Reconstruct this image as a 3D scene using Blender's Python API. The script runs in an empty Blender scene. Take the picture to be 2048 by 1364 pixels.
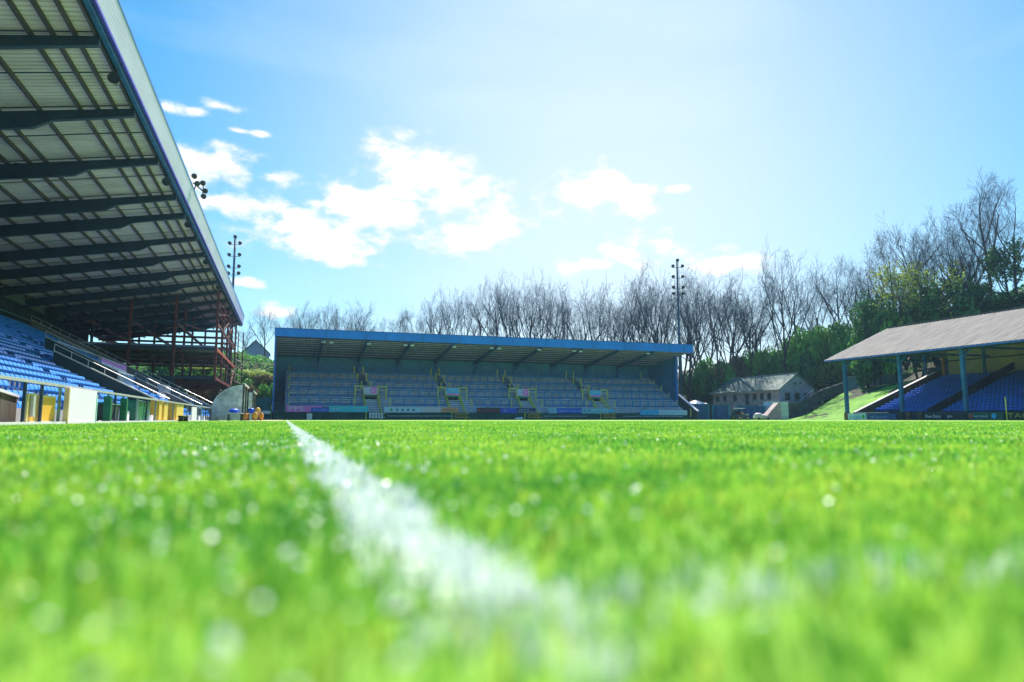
import bpy, bmesh, math, random
import numpy as np
from mathutils import Vector, Matrix, noise as mnoise
SC = bpy.context.scene
COL = SC.collection
R = math.radians

# ------------------------------------------------------------------ camera
FPX, HZ = 1335.0, 838.0
YAW = R(18.63); PITCH = math.atan((HZ - 682) / FPX); CH = 0.145
cam_d = bpy.data.cameras.new("camera"); cam = bpy.data.objects.new("camera", cam_d); COL.objects.link(cam)
cam_d.sensor_width = 36.0; cam_d.lens = FPX / 2048 * 36
cam_d.clip_start = 0.01; cam_d.clip_end = 5000
cam.location = (0, 0, CH); cam.rotation_euler = (R(90) + PITCH, 0, -YAW)
cam_d.dof.use_dof = True; cam_d.dof.focus_distance = 28.0; cam_d.dof.aperture_fstop = 1.2; cam_d.dof.aperture_blades = 0
SC.camera = cam
SC.view_settings.view_transform = 'Standard'; SC.view_settings.look = 'None'
SC.view_settings.exposure = 1.28; SC.view_settings.gamma = 1.0
SC.render.engine = 'CYCLES'
SC.cycles.use_denoising = True
SC.cycles.max_bounces = 7; SC.cycles.diffuse_bounces = 3; SC.cycles.transparent_max_bounces = 6
SC.cycles.sample_clamp_indirect = 6.0

Fv = Vector((math.sin(YAW) * math.cos(PITCH), math.cos(YAW) * math.cos(PITCH), math.sin(PITCH)))
Rv = Vector((math.cos(YAW), -math.sin(YAW), 0)); Uv = Rv.cross(Fv)
def ray(x, y): return (Fv * FPX + Rv * (x - 1024) + Uv * (682 - y)).normalized()
def atX(x, y, X): v = ray(x, y); return Vector((0, 0, CH)) + v * (X / v.x)
def atY(x, y, Y): v = ray(x, y); return Vector((0, 0, CH)) + v * (Y / v.y)
def ground(x, D, z=0.0):          # a spot at horizontal distance D in the direction of column x
    v = ray(x, 838); v.z = 0; v.normalize(); return Vector((v.x * D, v.y * D, z))
def topz(x, y, D):
    v = ray(x, y); return CH + v.z / math.hypot(v.x, v.y) * D

# ------------------------------------------------------------------ sky and sun
SUN_AZ, SUN_EL = R(25), R(51)
W = bpy.data.worlds.new("World"); SC.world = W; W.use_nodes = True
nt = W.node_tree; N = nt.nodes; L = nt.links; N.clear()
def nd(t, **k):
    n = N.new(t)
    for a, b in k.items(): setattr(n, a, b)
    return n
def math_n(op, a, b=None, clamp=False):
    n = nd('ShaderNodeMath', operation=op); n.use_clamp = clamp
    for i, v in enumerate((a, b)):
        if v is None: continue
        if isinstance(v, (int, float)): n.inputs[i].default_value = v
        else: L.new(v, n.inputs[i])
    return n.outputs[0]
sky = nd('ShaderNodeTexSky', sky_type='NISHITA', sun_disc=False, sun_elevation=SUN_EL, sun_rotation=SUN_AZ,
         air_density=1.0, dust_density=.35, ozone_density=3.0, altitude=60)
hs = nd('ShaderNodeHueSaturation'); hs.inputs['Saturation'].default_value = 1.55; hs.inputs['Hue'].default_value = 0.483; hs.inputs['Value'].default_value = .93
L.new(sky.outputs[0], hs.inputs['Color'])
tc = nd('ShaderNodeTexCoord')
CLOUDS = [(500, 410, .085, .030), (580, 432, .12, .045), (640, 480, .085, .036), (700, 400, .07, .03), (745, 425, .10, .035),
          (800, 345, .075, .052), (860, 325, .04, .035), (905, 375, .085, .040), (960, 375, .055, .028), (940, 480, .075, .028), (1000, 465, .055, .038),
          (1150, 400, .060, .034), (1210, 370, .045, .045), (1265, 408, .050, .030), (1355, 376, .022, .008),
          (1190, 532, .055, .018), (1270, 505, .075, .034), (1320, 500, .04, .026), (1450, 530, .07, .022), (1500, 520, .045, .018),
          (385, 222, .04, .010), (335, 215, .02, .014), (400, 325, .065, .045), (360, 365, .06, .05), (440, 212, .035, .008), (480, 262, .04, .006), (390, 400, .035, .03),
          (548, 622, .030, .014), (480, 565, .035, .010)]
field = None
for (x, y, a, b) in CLOUDS:
    if a > .05: a *= 1.15; b *= 1.18
    c = ray(x, y); m = nd('ShaderNodeMapping')
    m.inputs['Scale'].default_value = (1 / a, 1 / a, 1 / b); m.inputs['Location'].default_value = (-c.x / a, -c.y / a, -c.z / b)
    L.new(tc.outputs['Generated'], m.inputs[0])
    v = nd('ShaderNodeVectorMath', operation='LENGTH'); L.new(m.outputs[0], v.inputs[0])
    s = math_n('SUBTRACT', 1.0, v.outputs['Value'])
    field = s if field is None else math_n('MAXIMUM', field, s)
mp = nd('ShaderNodeMapping'); mp.inputs['Scale'].default_value = (1, 1, 1.9); L.new(tc.outputs['Generated'], mp.inputs[0])
nz = nd('ShaderNodeTexNoise'); nz.inputs['Scale'].default_value = 9; nz.inputs['Detail'].default_value = 9; nz.inputs['Roughness'].default_value = .62
L.new(mp.outputs[0], nz.inputs['Vector'])
nz2 = nd('ShaderNodeTexNoise'); nz2.inputs['Scale'].default_value = 30; nz2.inputs['Detail'].default_value = 6
L.new(mp.outputs[0], nz2.inputs['Vector'])
f1 = math_n('MULTIPLY', math_n('SUBTRACT', nz.outputs[0], .46), 3.0)
f2 = math_n('MULTIPLY', math_n('SUBTRACT', nz2.outputs[0], .5), 1.9)
fs = math_n('ADD', math_n('ADD', math_n('MULTIPLY', field, 1.05), f1), f2)
ss = nd('ShaderNodeMapRange', interpolation_type='SMOOTHSTEP'); ss.inputs[1].default_value = .05; ss.inputs[2].default_value = 1.0
L.new(fs, ss.inputs[0])
gate = nd('ShaderNodeMapRange', interpolation_type='SMOOTHSTEP'); gate.inputs[1].default_value = -.35; gate.inputs[2].default_value = .05
L.new(field, gate.inputs[0])
mask = math_n('MULTIPLY', ss.outputs[0], gate.outputs[0], True)
wisp = nd('ShaderNodeTexNoise'); wisp.inputs['Scale'].default_value = 2.2; wisp.inputs['Detail'].default_value = 7
mw = nd('ShaderNodeMapping'); mw.inputs['Scale'].default_value = (1, 1, 4); L.new(tc.outputs['Generated'], mw.inputs[0]); L.new(mw.outputs[0], wisp.inputs['Vector'])
wr = nd('ShaderNodeMapRange'); wr.inputs[1].default_value = .5; wr.inputs[2].default_value = .8; wr.inputs[4].default_value = .22; L.new(wisp.outputs[0], wr.inputs[0])
cshade = nd('ShaderNodeMixRGB'); cshade.inputs[1].default_value = (4.3, 4.9, 5.3, 1); cshade.inputs[2].default_value = (6.6, 6.5, 6.4, 1)
cs = nd('ShaderNodeMapRange'); cs.inputs[1].default_value = .2; cs.inputs[2].default_value = .8; L.new(fs, cs.inputs[0]); L.new(cs.outputs[0], cshade.inputs[0])
mixw = nd('ShaderNodeMixRGB'); L.new(wr.outputs[0], mixw.inputs[0]); L.new(hs.outputs[0], mixw.inputs[1]); mixw.inputs[2].default_value = (6.5, 7.2, 7.6, 1)
mix = nd('ShaderNodeMixRGB'); L.new(mask, mix.inputs[0]); L.new(mixw.outputs[0], mix.inputs[1]); L.new(cshade.outputs[0], mix.inputs[2])
gd = ray(1230, 470); gl_ = nd('ShaderNodeVectorMath', operation='DOT_PRODUCT'); gl_.inputs[1].default_value = gd; nrm = nd('ShaderNodeVectorMath', operation='NORMALIZE'); L.new(tc.outputs['Generated'], nrm.inputs[0]); L.new(nrm.outputs[0], gl_.inputs[0])
gfac = math_n('MULTIPLY', math_n('POWER', math_n('MAXIMUM', gl_.outputs['Value'], 0.0), 8.0), .78)
mg = nd('ShaderNodeMixRGB'); L.new(gfac, mg.inputs[0]); L.new(mixw.outputs[0], mg.inputs[1]); mg.inputs[2].default_value = (5.3, 5.75, 6.0, 1)
L.new(mg.outputs[0], mix.inputs[1])
bg = nd('ShaderNodeBackground'); bg.inputs['Strength'].default_value = 0.076
L.new(mix.outputs[0], bg.inputs[0]); wo = nd('ShaderNodeOutputWorld'); L.new(bg.outputs[0], wo.inputs[0])

sl = bpy.data.lights.new("sun", 'SUN'); sl.energy = 3.7; sl.angle = R(0.5); sl.color = (1.0, .95, .86)
so = bpy.data.objects.new("sun", sl); COL.objects.link(so)
sd = Vector((math.sin(SUN_AZ) * math.cos(SUN_EL), math.cos(SUN_AZ) * math.cos(SUN_EL), math.sin(SUN_EL)))
so.rotation_euler = sd.to_track_quat('Z', 'Y').to_euler(); so.location = (0, 0, 60)

# ------------------------------------------------------------------ materials
MATS = {}
def M(name, col, rough=.6, metal=0., var=.15, scale=2., bump=0., spec=.4, emit=None, trans=0., col2=None, stretch=(1, 1, 1), coat=0.):
    if name in MATS: return MATS[name]
    m = bpy.data.materials.new(name); m.use_nodes = True; t = m.node_tree; n = t.nodes; l = t.links
    b = n['Principled BSDF']; b.inputs['Roughness'].default_value = rough; b.inputs['Metallic'].default_value = metal
    b.inputs['Specular IOR Level'].default_value = spec
    if coat: b.inputs['Coat Weight'].default_value = coat; b.inputs['Coat Roughness'].default_value = .15
    co = n.new('ShaderNodeTexCoord'); mpn = n.new('ShaderNodeMapping'); mpn.inputs['Scale'].default_value = stretch
    l.new(co.outputs['Object'], mpn.inputs[0])
    z = n.new('ShaderNodeTexNoise'); z.inputs['Scale'].default_value = scale; z.inputs['Detail'].default_value = 8; z.inputs['Roughness'].default_value = .65
    l.new(mpn.outputs[0], z.inputs['Vector'])
    r = n.new('ShaderNodeMapRange'); r.inputs[1].default_value = .3; r.inputs[2].default_value = .7; l.new(z.outputs[0], r.inputs[0])
    x = n.new('ShaderNodeMixRGB'); c2 = col2 or tuple(c * (1 - 2 * var) for c in col); c1 = col if col2 else tuple(min(1, c * (1 + var)) for c in col)
    x.inputs[1].default_value = (*c2, 1); x.inputs[2].default_value = (*c1, 1); l.new(r.outputs[0], x.inputs[0]); l.new(x.outputs[0], b.inputs['Base Color'])
    r2 = n.new('ShaderNodeMapRange'); r2.inputs[3].default_value = min(1, rough + .1); r2.inputs[4].default_value = max(.05, rough - .12); l.new(z.outputs[0], r2.inputs[0]); l.new(r2.outputs[0], b.inputs['Roughness'])
    if bump:
        bp = n.new('ShaderNodeBump'); bp.inputs['Strength'].default_value = bump; bp.inputs['Distance'].default_value = .02
        z2 = n.new('ShaderNodeTexNoise'); z2.inputs['Scale'].default_value = scale * 6; z2.inputs['Detail'].default_value = 6; l.new(mpn.outputs[0], z2.inputs['Vector'])
        l.new(z2.outputs[0], bp.inputs['Height']); l.new(bp.outputs[0], b.inputs['Normal'])
    if trans:
        tr = n.new('ShaderNodeBsdfTranslucent'); l.new(x.outputs[0], tr.inputs[0]); ms = n.new('ShaderNodeMixShader'); ms.inputs[0].default_value = trans
        l.new(b.outputs[0], ms.inputs[1]); l.new(tr.outputs[0], ms.inputs[2]); l.new(ms.outputs[0], n['Material Output'].inputs[0])
    if emit: b.inputs['Emission Color'].default_value = (*emit, 1); b.inputs['Emission Strength'].default_value = 1
    MATS[name] = m; return m
steel_blue = M('blue painted steel', (.012, .16, .62), .45, 0, .15, 1.5)
blue_dark = M('deep blue steel', (.01, .11, .33), .5, 0, .2, 1.5)
navy = M('navy painted steel', (.018, .045, .085), .5, 0, .2, 1)
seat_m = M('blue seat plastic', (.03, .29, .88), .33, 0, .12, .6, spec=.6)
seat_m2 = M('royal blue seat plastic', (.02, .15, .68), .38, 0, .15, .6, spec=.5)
sheet_w = M('off white ribbed sheet', (.80, .76, .90), .45, 0, .06, .8, stretch=(1, .3, 1))
sheet_u = M('weathered underside sheet', (.70, .58, .78), .6, 0, .12, .5, stretch=(.35, 2.2, 1), col2=(.44, .37, .46))
sheet_t = M('teal underside sheet', (.09, .16, .38), .6, 0, .2, .4, stretch=(3, .5, 1))
teal = M('teal cladding', (.03, .24, .52), .55, 0, .18, .5)
concrete = M('concrete', (.36, .35, .33), .9, 0, .18, 1.2, .4)
conc_blue = M('terrace concrete', (.36, .38, .52), .85, 0, .25, .8, .3)
conc_dark = M('dark concrete', (.09, .10, .11), .9, 0, .3, .9, .3)
brick = M('brown brickwork', (.16, .10, .08), .9, 0, .3, 2.5, .4)
yellow = M('yellow paint', (.95, .78, .10), .5, 0, .12, 2)
gate_y = M('amber gate panel', (.80, .42, .04), .5, 0, .08, 2)
rail_g = M('galvanised rail', (.62, .60, .60), .4, .3, .12, 3)
post_g = M('grey green post', (.20, .30, .29), .5, .2, .15, 3)
greenp = M('dark green paint', (.01, .16, .09), .5, 0, .2, 2)
white_p = M('white panel', (.88, .80, .92), .5, 0, .04, 1.5)
dark = M('dark panel', (.035, .045, .05), .6, 0, .3, 1.5)
black = M('black plastic', (.02, .022, .025), .5, 0, .2, 2)
red_st = M('red oxide steel', (.18, .036, .036), .65, 0, .25, 1.5, .2)
orange_st = M('orange red primer', (.55, .11, .05), .6, 0, .15, 1.5)
glass = M('glass pane', (.03, .05, .06), .08, 0, .1, 1, spec=.8)
brown_b = M('brown boarding', (.10, .075, .06), .8, 0, .3, .8, .3, stretch=(1, 4, 1))
roof_gr = M('grey fibre cement roof', (.22, .195, .175), .85, 0, .2, .5, .3, col2=(.13, .115, .105), stretch=(.6, 3, 1))
cream = M('cream render', (.42, .37, .26), .8, 0, .12, 1)
stone_w = M('buff render wall', (.66, .50, .44), .85, 0, .2, 1, .3)
slate = M('green grey slate', (.11, .19, .16), .7, 0, .25, .8, .3)
bark = M('grey brown bark', (.05, .04, .04), .9, 0, .3, 4, .5)
bark_l = M('blue grey twig bark', (.07, .09, .13), .85, 0, .3, 2)
pink = M('pink print', (.95, .22, .75), .5, 0, .06, 2)
teal_ad = M('turquoise print', (.03, .60, .80), .5, 0, .05, 2)
paleb_ad = M('pale blue print', (.62, .74, .95), .5, 0, .05, 2)
orange_ad = M('salmon orange print', (.90, .36, .22), .5, 0, .06, 2)
peach_ad = M('pale pink print', (.85, .66, .80), .5, 0, .05, 2)
navy_ad = M('navy print', (.01, .03, .16), .5, 0, .08, 2)
blue_ad = M('royal blue print', (.01, .10, .72), .5, 0, .06, 2)
cyan_ad = M('sky blue print', (.05, .50, .95), .5, 0, .05, 2)
red_t = M('red lettering', (.55, .06, .05), .5, 0, .05, 2)
green_t = M('green print', (.02, .35, .08), .5, 0, .05, 2)
brown_t = M('brown lettering', (.28, .09, .03), .5, 0, .05, 2)

# ------------------------------------------------------------------ mesh helpers
ORG = {}
class MB:
    def __init__(s): s.v = []; s.f = []
    def quad(s, a, b, c, d): i = len(s.v); s.v += [tuple(a), tuple(b), tuple(c), tuple(d)]; s.f.append((i, i + 1, i + 2, i + 3)); return s
    def hexa(s, p):
        i = len(s.v); s.v += [tuple(q) for q in p]
        s.f += [(i, i + 3, i + 2, i + 1), (i + 4, i + 5, i + 6, i + 7), (i, i + 1, i + 5, i + 4), (i + 1, i + 2, i + 6, i + 5), (i + 2, i + 3, i + 7, i + 6), (i + 3, i, i + 4, i + 7)]; return s
    def box(s, x0, x1, y0, y1, z0, z1):
        return s.hexa([(x0, y0, z0), (x1, y0, z0), (x1, y1, z0), (x0, y1, z0), (x0, y0, z1), (x1, y0, z1), (x1, y1, z1), (x0, y1, z1)])
    def bar(s, a, b, w, h=None):       # rectangular bar from a to b
        a = Vector(a); b = Vector(b); h = h or w; d = (b - a).normalized()
        r = d.cross(Vector((0, 0, 1)));  r = Vector((1, 0, 0)) if r.length < 1e-3 else r.normalized(); u = r.cross(d)
        q = [(-w / 2, -h / 2), (w / 2, -h / 2), (w / 2, h / 2), (-w / 2, h / 2)]
        return s.hexa([a + r * i + u * j for i, j in q] + [b + r * i + u * j for i, j in q])
    def tube(s, pts, rad, n=6, cap=True):
        pts = [Vector(p) for p in pts]; i0 = len(s.v); k = len(pts)
        if not isinstance(rad, (list, tuple)): rad = [rad] * k
        for j, p in enumerate(pts):
            d = (pts[min(j + 1, k - 1)] - pts[max(j - 1, 0)]).normalized()
            r = d.cross(Vector((0.02, 1, 0))); r = r.normalized() if r.length > .05 else d.cross(Vector((1, 0, 0))).normalized(); u = r.cross(d)
            for a in range(n):
                t = 2 * math.pi * a / n; s.v.append(tuple(p + (r * math.cos(t) + u * math.sin(t)) * rad[j]))
        for j in range(k - 1):
            for a in range(n):
                b = (a + 1) % n; s.f.append((i0 + j * n + a, i0 + j * n + b, i0 + (j + 1) * n + b, i0 + (j + 1) * n + a))
        if cap: s.f.append(tuple(i0 + a for a in range(n))[::-1]); s.f.append(tuple(i0 + (k - 1) * n + a for a in range(n)))
        return s
    def prism(s, poly, fn0, fn1):      # poly: 2d points, fn0/fn1 map them to the two faces
        i = len(s.v); n = len(poly); s.v += [tuple(fn0(*p)) for p in poly] + [tuple(fn1(*p)) for p in poly]
        s.f.append(tuple(range(i, i + n))); s.f.append(tuple(range(i + 2 * n - 1, i + n - 1, -1)))
        for k in range(n): s.f.append((i + k, i + n + k, i + n + (k + 1) % n, i + (k + 1) % n)); 
        return s
    def ball(s, c, r, nu=10, nv=6, sq=(1, 1, 1)):
        i0 = len(s.v); c = Vector(c)
        for a in range(nv + 1):
            ph = math.pi * a / nv
            for b in range(nu): th = 2 * math.pi * b / nu; s.v.append((c.x + r * sq[0] * math.sin(ph) * math.cos(th), c.y + r * sq[1] * math.sin(ph) * math.sin(th), c.z + r * sq[2] * math.cos(ph)))
        for a in range(nv):
            for b in range(nu): s.f.append((i0 + a * nu + b, i0 + (a + 1) * nu + b, i0 + (a + 1) * nu + (b + 1) % nu, i0 + a * nu + (b + 1) % nu))
        return s
    def mesh(s, name, org=(0, 0, 0), smooth=False):
        me = bpy.data.meshes.new(name); o = org
        me.from_pydata([(x - o[0], y - o[1], z - o[2]) for x, y, z in s.v], [], s.f)
        if smooth: me.polygons.foreach_set('use_smooth', [True] * len(me.polygons))
        return me
    def build(s, name, mat, parent=None, smooth=False, bevel=0, loc=None):
        w = Vector(ORG.get(parent.name, (0, 0, 0))) if parent else Vector((0, 0, 0))
        org = Vector(loc) if loc is not None else w
        me = s.mesh(name, org, smooth)
        bm = bmesh.new(); bm.from_mesh(me); bmesh.ops.recalc_face_normals(bm, faces=bm.faces)
        if bevel: bmesh.ops.bevel(bm, geom=list(bm.edges), offset=bevel, segments=2, affect='EDGES', clamp_overlap=True)
        bm.to_mesh(me); bm.free(); me.materials.append(mat)
        o = bpy.data.objects.new(name, me); COL.objects.link(o); o.location = org - w
        if parent: o.parent = parent
        ORG[o.name] = tuple(org); return o
def tag(o, label=None, cat=None, group=None, kind=None):
    if label: o['label'] = label
    if cat: o['category'] = cat
    if group: o['group'] = group
    if kind: o['kind'] = kind
    return o
def thing(name, loc, label, cat, group=None):
    o = bpy.data.objects.new(name, None); COL.objects.link(o); o.location = loc; o.empty_display_size = .3
    ORG[o.name] = tuple(loc); return tag(o, label, cat, group)
def struct(o): o['kind'] = 'structure'; return o
def copy_tree(root, loc, label=None, rotz=0, scale=None, group=None):
    def cp(o, par):
        c = o.copy(); COL.objects.link(c)
        if par: c.parent = par
        for ch in [q for q in KIDS.get(o.name, [])]: cp(ch, c)
        return c
    r = cp(root, None); r.location = loc; r.rotation_euler = (0, 0, rotz)
    if scale: r.scale = scale
    if label: r['label'] = label
    if group: r['group'] = group
    return r
KIDS = {}
def index_kids(root):
    ks = [o for o in bpy.data.objects if o.parent == root]; KIDS[root.name] = ks
    for k in ks: index_kids(k)
def text_mesh(txt, size, width=None):
    cu = bpy.data.curves.new('t', 'FONT'); cu.body = txt; cu.size = size; cu.align_x = 'CENTER'; cu.align_y = 'CENTER'; cu.extrude = .004; cu.resolution_u = 2
    o = bpy.data.objects.new('t', cu); COL.objects.link(o); dg = bpy.context.evaluated_depsgraph_get(); dg.update()
    me = bpy.data.meshes.new_from_object(o.evaluated_get(dg)); bpy.data.objects.remove(o)
    if width:
        xs = [v.co.x for v in me.vertices]; w = max(xs) - min(xs); k = width / w
        for v in me.vertices: v.co.x *= k
    return me
def lettering(txt, size, mat, parent, offset, rot, width=None, name='lettering'):
    me = text_mesh(txt, size, width); me.name = name; me.materials.clear(); me.materials.append(mat)
    o = bpy.data.objects.new(name, me); COL.objects.link(o); o.parent = parent; o.location = offset; o.rotation_euler = rot; return o
FACE_S = (R(90), 0, 0)            # reads from the south (towards -Y)
FACE_W = (R(90), 0, R(-90))       # reads from the west (towards -X)

# ------------------------------------------------------------------ setting: ground, pitch, banks
def sst(a, b, t): t = min(1, max(0, (t - a) / (b - a))); return t * t * (3 - 2 * t)
def bank(X, Y):
    n = sst(123, 147, Y) * (10 + 4 * sst(10, -20, X))
    n *= sst(-45, -8, X) * .4 + .6
    e = 16 * sst(99, 124, X) * sst(96, 112, Y)
    xf = 80 + (Y - 76) * .38
    e2 = 16 * sst(xf + 17, xf + 40, X) + 6.3 * sst(xf - 3, xf + 17, X)
    if Y < 75: e2 = 16 * sst(97, 120, X) + 6.3 * sst(91, 97, X)
    h = max(n, e, e2 * sst(112, 100, Y) if Y > 100 else e2)
    if Y < 123 and X < 84: h = min(h, 0) if e2 < .02 else h
    return h
def grid(name, x0, x1, y0, y1, st, fn, mat):
    nx = int((x1 - x0) / st) + 1; ny = int((y1 - y0) / st) + 1; m = MB()
    for j in range(ny):
        for i in range(nx):
            X = x0 + i * st; Y = y0 + j * st; m.v.append((X, Y, fn(X, Y)))
    for j in range(ny - 1):
        for i in range(nx - 1): a = j * nx + i; m.f.append((a, a + 1, a + nx + 1, a + nx))
    return struct(m.build(name, mat, smooth=True))
asphalt = M('asphalt ground', (.06, .062, .065), .95, 0, .2, .3, .4)
soil = M('bank soil and leaf litter', (.075, .065, .05), .95, 0, .3, .15, .6, col2=(.035, .05, .022))
struct(MB().quad((-300, -120, -.06), (420, -120, -.06), (420, 420, -.06), (-300, 420, -.06)).build('ground', asphalt))

def grass_mat(name, attr):
    m = bpy.data.materials.new(name); m.use_nodes = True; t = m.node_tree; n = t.nodes; l = t.links; b = n['Principled BSDF']
    if attr:
        a = n.new('ShaderNodeAttribute'); a.attribute_name = 'tint'; fac = a.outputs['Fac']
    else:
        co = n.new('ShaderNodeTexCoord'); z = n.new('ShaderNodeTexNoise'); z.inputs['Scale'].default_value = 1.3; z.inputs['Detail'].default_value = 9; z.inputs['Roughness'].default_value = .7
        l.new(co.outputs['Object'], z.inputs['Vector']); r = n.new('ShaderNodeMapRange'); r.inputs[1].default_value = .3; r.inputs[2].default_value = .7; l.new(z.outputs[0], r.inputs[0]); fac = r.outputs[0]
    cr = n.new('ShaderNodeValToRGB'); e = cr.color_ramp.elements
    e[0].position = 0; e[0].color = (.035, .19, .03, 1); e[1].position = 1; e[1].color = (.33, .33, .06, 1)
    for p, c in ((.35, (.095, .29, .035)), (.7, (.22, .41, .045)), (.93, (.34, .49, .06))): q = e.new(p); q.color = (*c, 1)
    if not attr:
        e[0].color = (.13, .31, .035, 1)
        for q in list(e)[1:]: q.color = (.22, .42, .05, 1)
    l.new(fac, cr.inputs[0]); l.new(cr.outputs[0], b.inputs['Base Color'])
    b.inputs['Roughness'].default_value = .24 if attr else .8; b.inputs['Specular IOR Level'].default_value = .5 if attr else .15
    if attr:
        tr = n.new('ShaderNodeBsdfTranslucent'); g = n.new('ShaderNodeHueSaturation'); g.inputs['Value'].default_value = 1.45; l.new(cr.outputs[0], g.inputs['Color']); l.new(g.outputs[0], tr.inputs[0])
        ms = n.new('ShaderNodeMixShader'); ms.inputs[0].default_value = .5; l.new(b.outputs[0], ms.inputs[1]); l.new(tr.outputs[0], ms.inputs[2]); l.new(ms.outputs[0], n['Material Output'].inputs[0])
    return m
turf = grass_mat('turf', False); blade_m = grass_mat('grass blades', True)
paint_m = M('white painted grass', (.90, .92, .94), .6, 0, .08, 40, trans=.3, col2=(.60, .72, .62))
paint_g = M('white line paint on turf', (.72, .76, .74), .8, 0, .1, 18, col2=(.22, .40, .14))
struct(MB().quad((-6.1, -12, 0), (73.3, -12, 0), (73.3, 104.4, 0), (-6.1, 104.4, 0)).build('pitch', turf))
struct(MB().box(-6.45, -6.12, -12, 104, -.05, .07).build('kerb', M('white kerb', (.72, .70, .68), .8, 0, .1, 2)))
lawn = M('slope lawn', (.19, .42, .02), .9, 0, .2, .5, .8, col2=(.07, .22, .015))  # bright green mottled with a darker green over the whole slope
sand = M('worn sandy turf', (.62, .52, .34), .95, 0, .15, 2, .3, col2=(.42, .46, .20))
m = MB(); m.prism([(-3.2, 58), (-1.2, 54), (-.3, 60), (-.1, 86), (-.9, 99), (-3.0, 96), (-3.6, 74)], lambda a, b: (a, b, .004), lambda a, b: (a, b, .012)); struct(m.build('dirt', sand))
grid('hillside', -60, 230, 30, 300, 3.0, lambda x, y: (bank(x, y) + .8 * mnoise.noise(Vector((x * .12, y * .12, 0))) * sst(1, 5, bank(x, y)) - (.08 if bank(x, y) < .02 else .02)), soil)
def slope_z(X, Y): return bank(X, Y) + .06 + .15 * mnoise.noise(Vector((X * .2, Y * .2, 3)))
m = MB(); nx, ny = 24, 26
for j in range(ny + 1):
    Y = 75 + j * 26 / ny; xf = 80 + (Y - 76) * .38
    for i in range(nx + 1): X = xf - 3.5 + i * 20.5 / nx; m.v.append((X, Y, max(.005, slope_z(X, Y) - (.1 if i == 0 else 0))))
for j in range(ny):
    for i in range(nx): a = j * (nx + 1) + i; m.f.append((a, a + 1, a + nx + 2, a + nx + 1))
struct(m.build('grass_slope', lawn, smooth=True))

# grass blades round the camera: nobody could count them
LX0, LX1 = .076, .206
def blades(rng, n, r0, r1, width, h0, h1, oy=-1.2):
    th = rng.uniform(R(-36), R(70), n); r = np.sqrt(rng.uniform((r0 * .8 - oy) ** 2 if r0 > .3 else .9 ** 2, (r1 * 1.2 - oy) ** 2, n))
    x = r * np.sin(th); y = r * np.cos(th) + oy
    rj = np.hypot(x, y) * rng.uniform(.82, 1.22, n); ok = (x > -6) & (y > -.6) & (rj > r0) & (rj < r1)
    ok &= ~((np.hypot(x, y) < .14))
    return x[ok], y[ok]
def blade_mesh(name, sets, mat):
    rng = np.random.default_rng(5); V = []; F = []; T = []; base = 0
    for (x, y, w, h) in sets:
        n = len(x); a = rng.uniform(0, 2 * np.pi, n); ln = rng.uniform(.1, .75, n) ** 1.3; ld = rng.uniform(0, 2 * np.pi, n)
        cell = ((np.floor(x / .055 + .35 * np.sin(y * 31)).astype(np.int64) * 73856093) ^ (np.floor(y / .055 + .35 * np.sin(x * 37)).astype(np.int64) * 19349663)) & 1023
        ct = np.random.default_rng(77); cr1 = ct.uniform(-1, 1, 1024)[cell]; cr2 = ct.uniform(.72, 1.22, 1024)[cell]; cr3 = ct.uniform(0, 2 * np.pi, 1024)[cell]
        ld = np.where(rng.random(n) < .6, cr3 + rng.normal(0, .5, n), ld)
        hh = h * rng.uniform(.6, 1.1, n) * cr2; ww = w * rng.uniform(.6, 1.2, n)
        cx, sx = np.cos(a) * ww / 2, np.sin(a) * ww / 2; dx, dy = np.cos(ld) * ln * hh, np.sin(ld) * ln * hh
        tint = np.clip(rng.normal(.52, .2, n) + .25 * np.sin(x * 3.1 + np.sin(y * 2.3) * 2) * np.cos(y * 2.7) + .17 * cr1, 0, 1)
        tint = np.where(rng.random(n) < .025, 1.0, np.minimum(tint, .93))
        P = np.empty((n, 5, 3)); z = 0 * x
        P[:, 0] = np.stack([x - cx, y - sx, z - .002], 1); P[:, 1] = np.stack([x + cx, y + sx, z - .002], 1)
        P[:, 2] = np.stack([x + cx * .8 + dx * .35, y + sx * .8 + dy * .35, hh * .62], 1); P[:, 3] = np.stack([x - cx * .8 + dx * .35, y - sx * .8 + dy * .35, hh * .62], 1)
        P[:, 4] = np.stack([x + dx, y + dy, hh * (1 - .35 * ln)], 1)
        V.append(P.reshape(-1, 3)); i = base + np.arange(n)[:, None] * 5
        q = np.concatenate([i, i + 1, i + 2, i + 3], 1); t = np.concatenate([i + 3, i + 2, i + 4], 1); F.append((q, t)); T.append(np.repeat(tint, 5)); base += 5 * n
    V = np.concatenate(V); Q = np.concatenate([f[0] for f in F]); TR = np.concatenate([f[1] for f in F]); T = np.concatenate(T)
    me = bpy.data.meshes.new(name); me.vertices.add(len(V)); me.vertices.foreach_set('co', V.astype(np.float32).ravel())
    nq, ntt = len(Q), len(TR); me.loops.add(nq * 4 + ntt * 3); me.loops.foreach_set('vertex_index', np.concatenate([Q.ravel(), TR.ravel()]).astype(np.int32))
    me.polygons.add(nq + ntt); ls = np.concatenate([np.arange(nq) * 4, nq * 4 + np.arange(ntt) * 3]).astype(np.int32); me.polygons.foreach_set('loop_start', ls)
    me.polygons.foreach_set('use_smooth', np.ones(nq + ntt, bool)); me.update(calc_edges=True)
    at = me.attributes.new('tint', 'FLOAT', 'POINT'); at.data.foreach_set('value', T.astype(np.float32)); me.materials.append(mat)
    o = bpy.data.objects.new(name, me); COL.objects.link(o); return o
rng = np.random.default_rng(11); gs = []; ls = []
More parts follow.
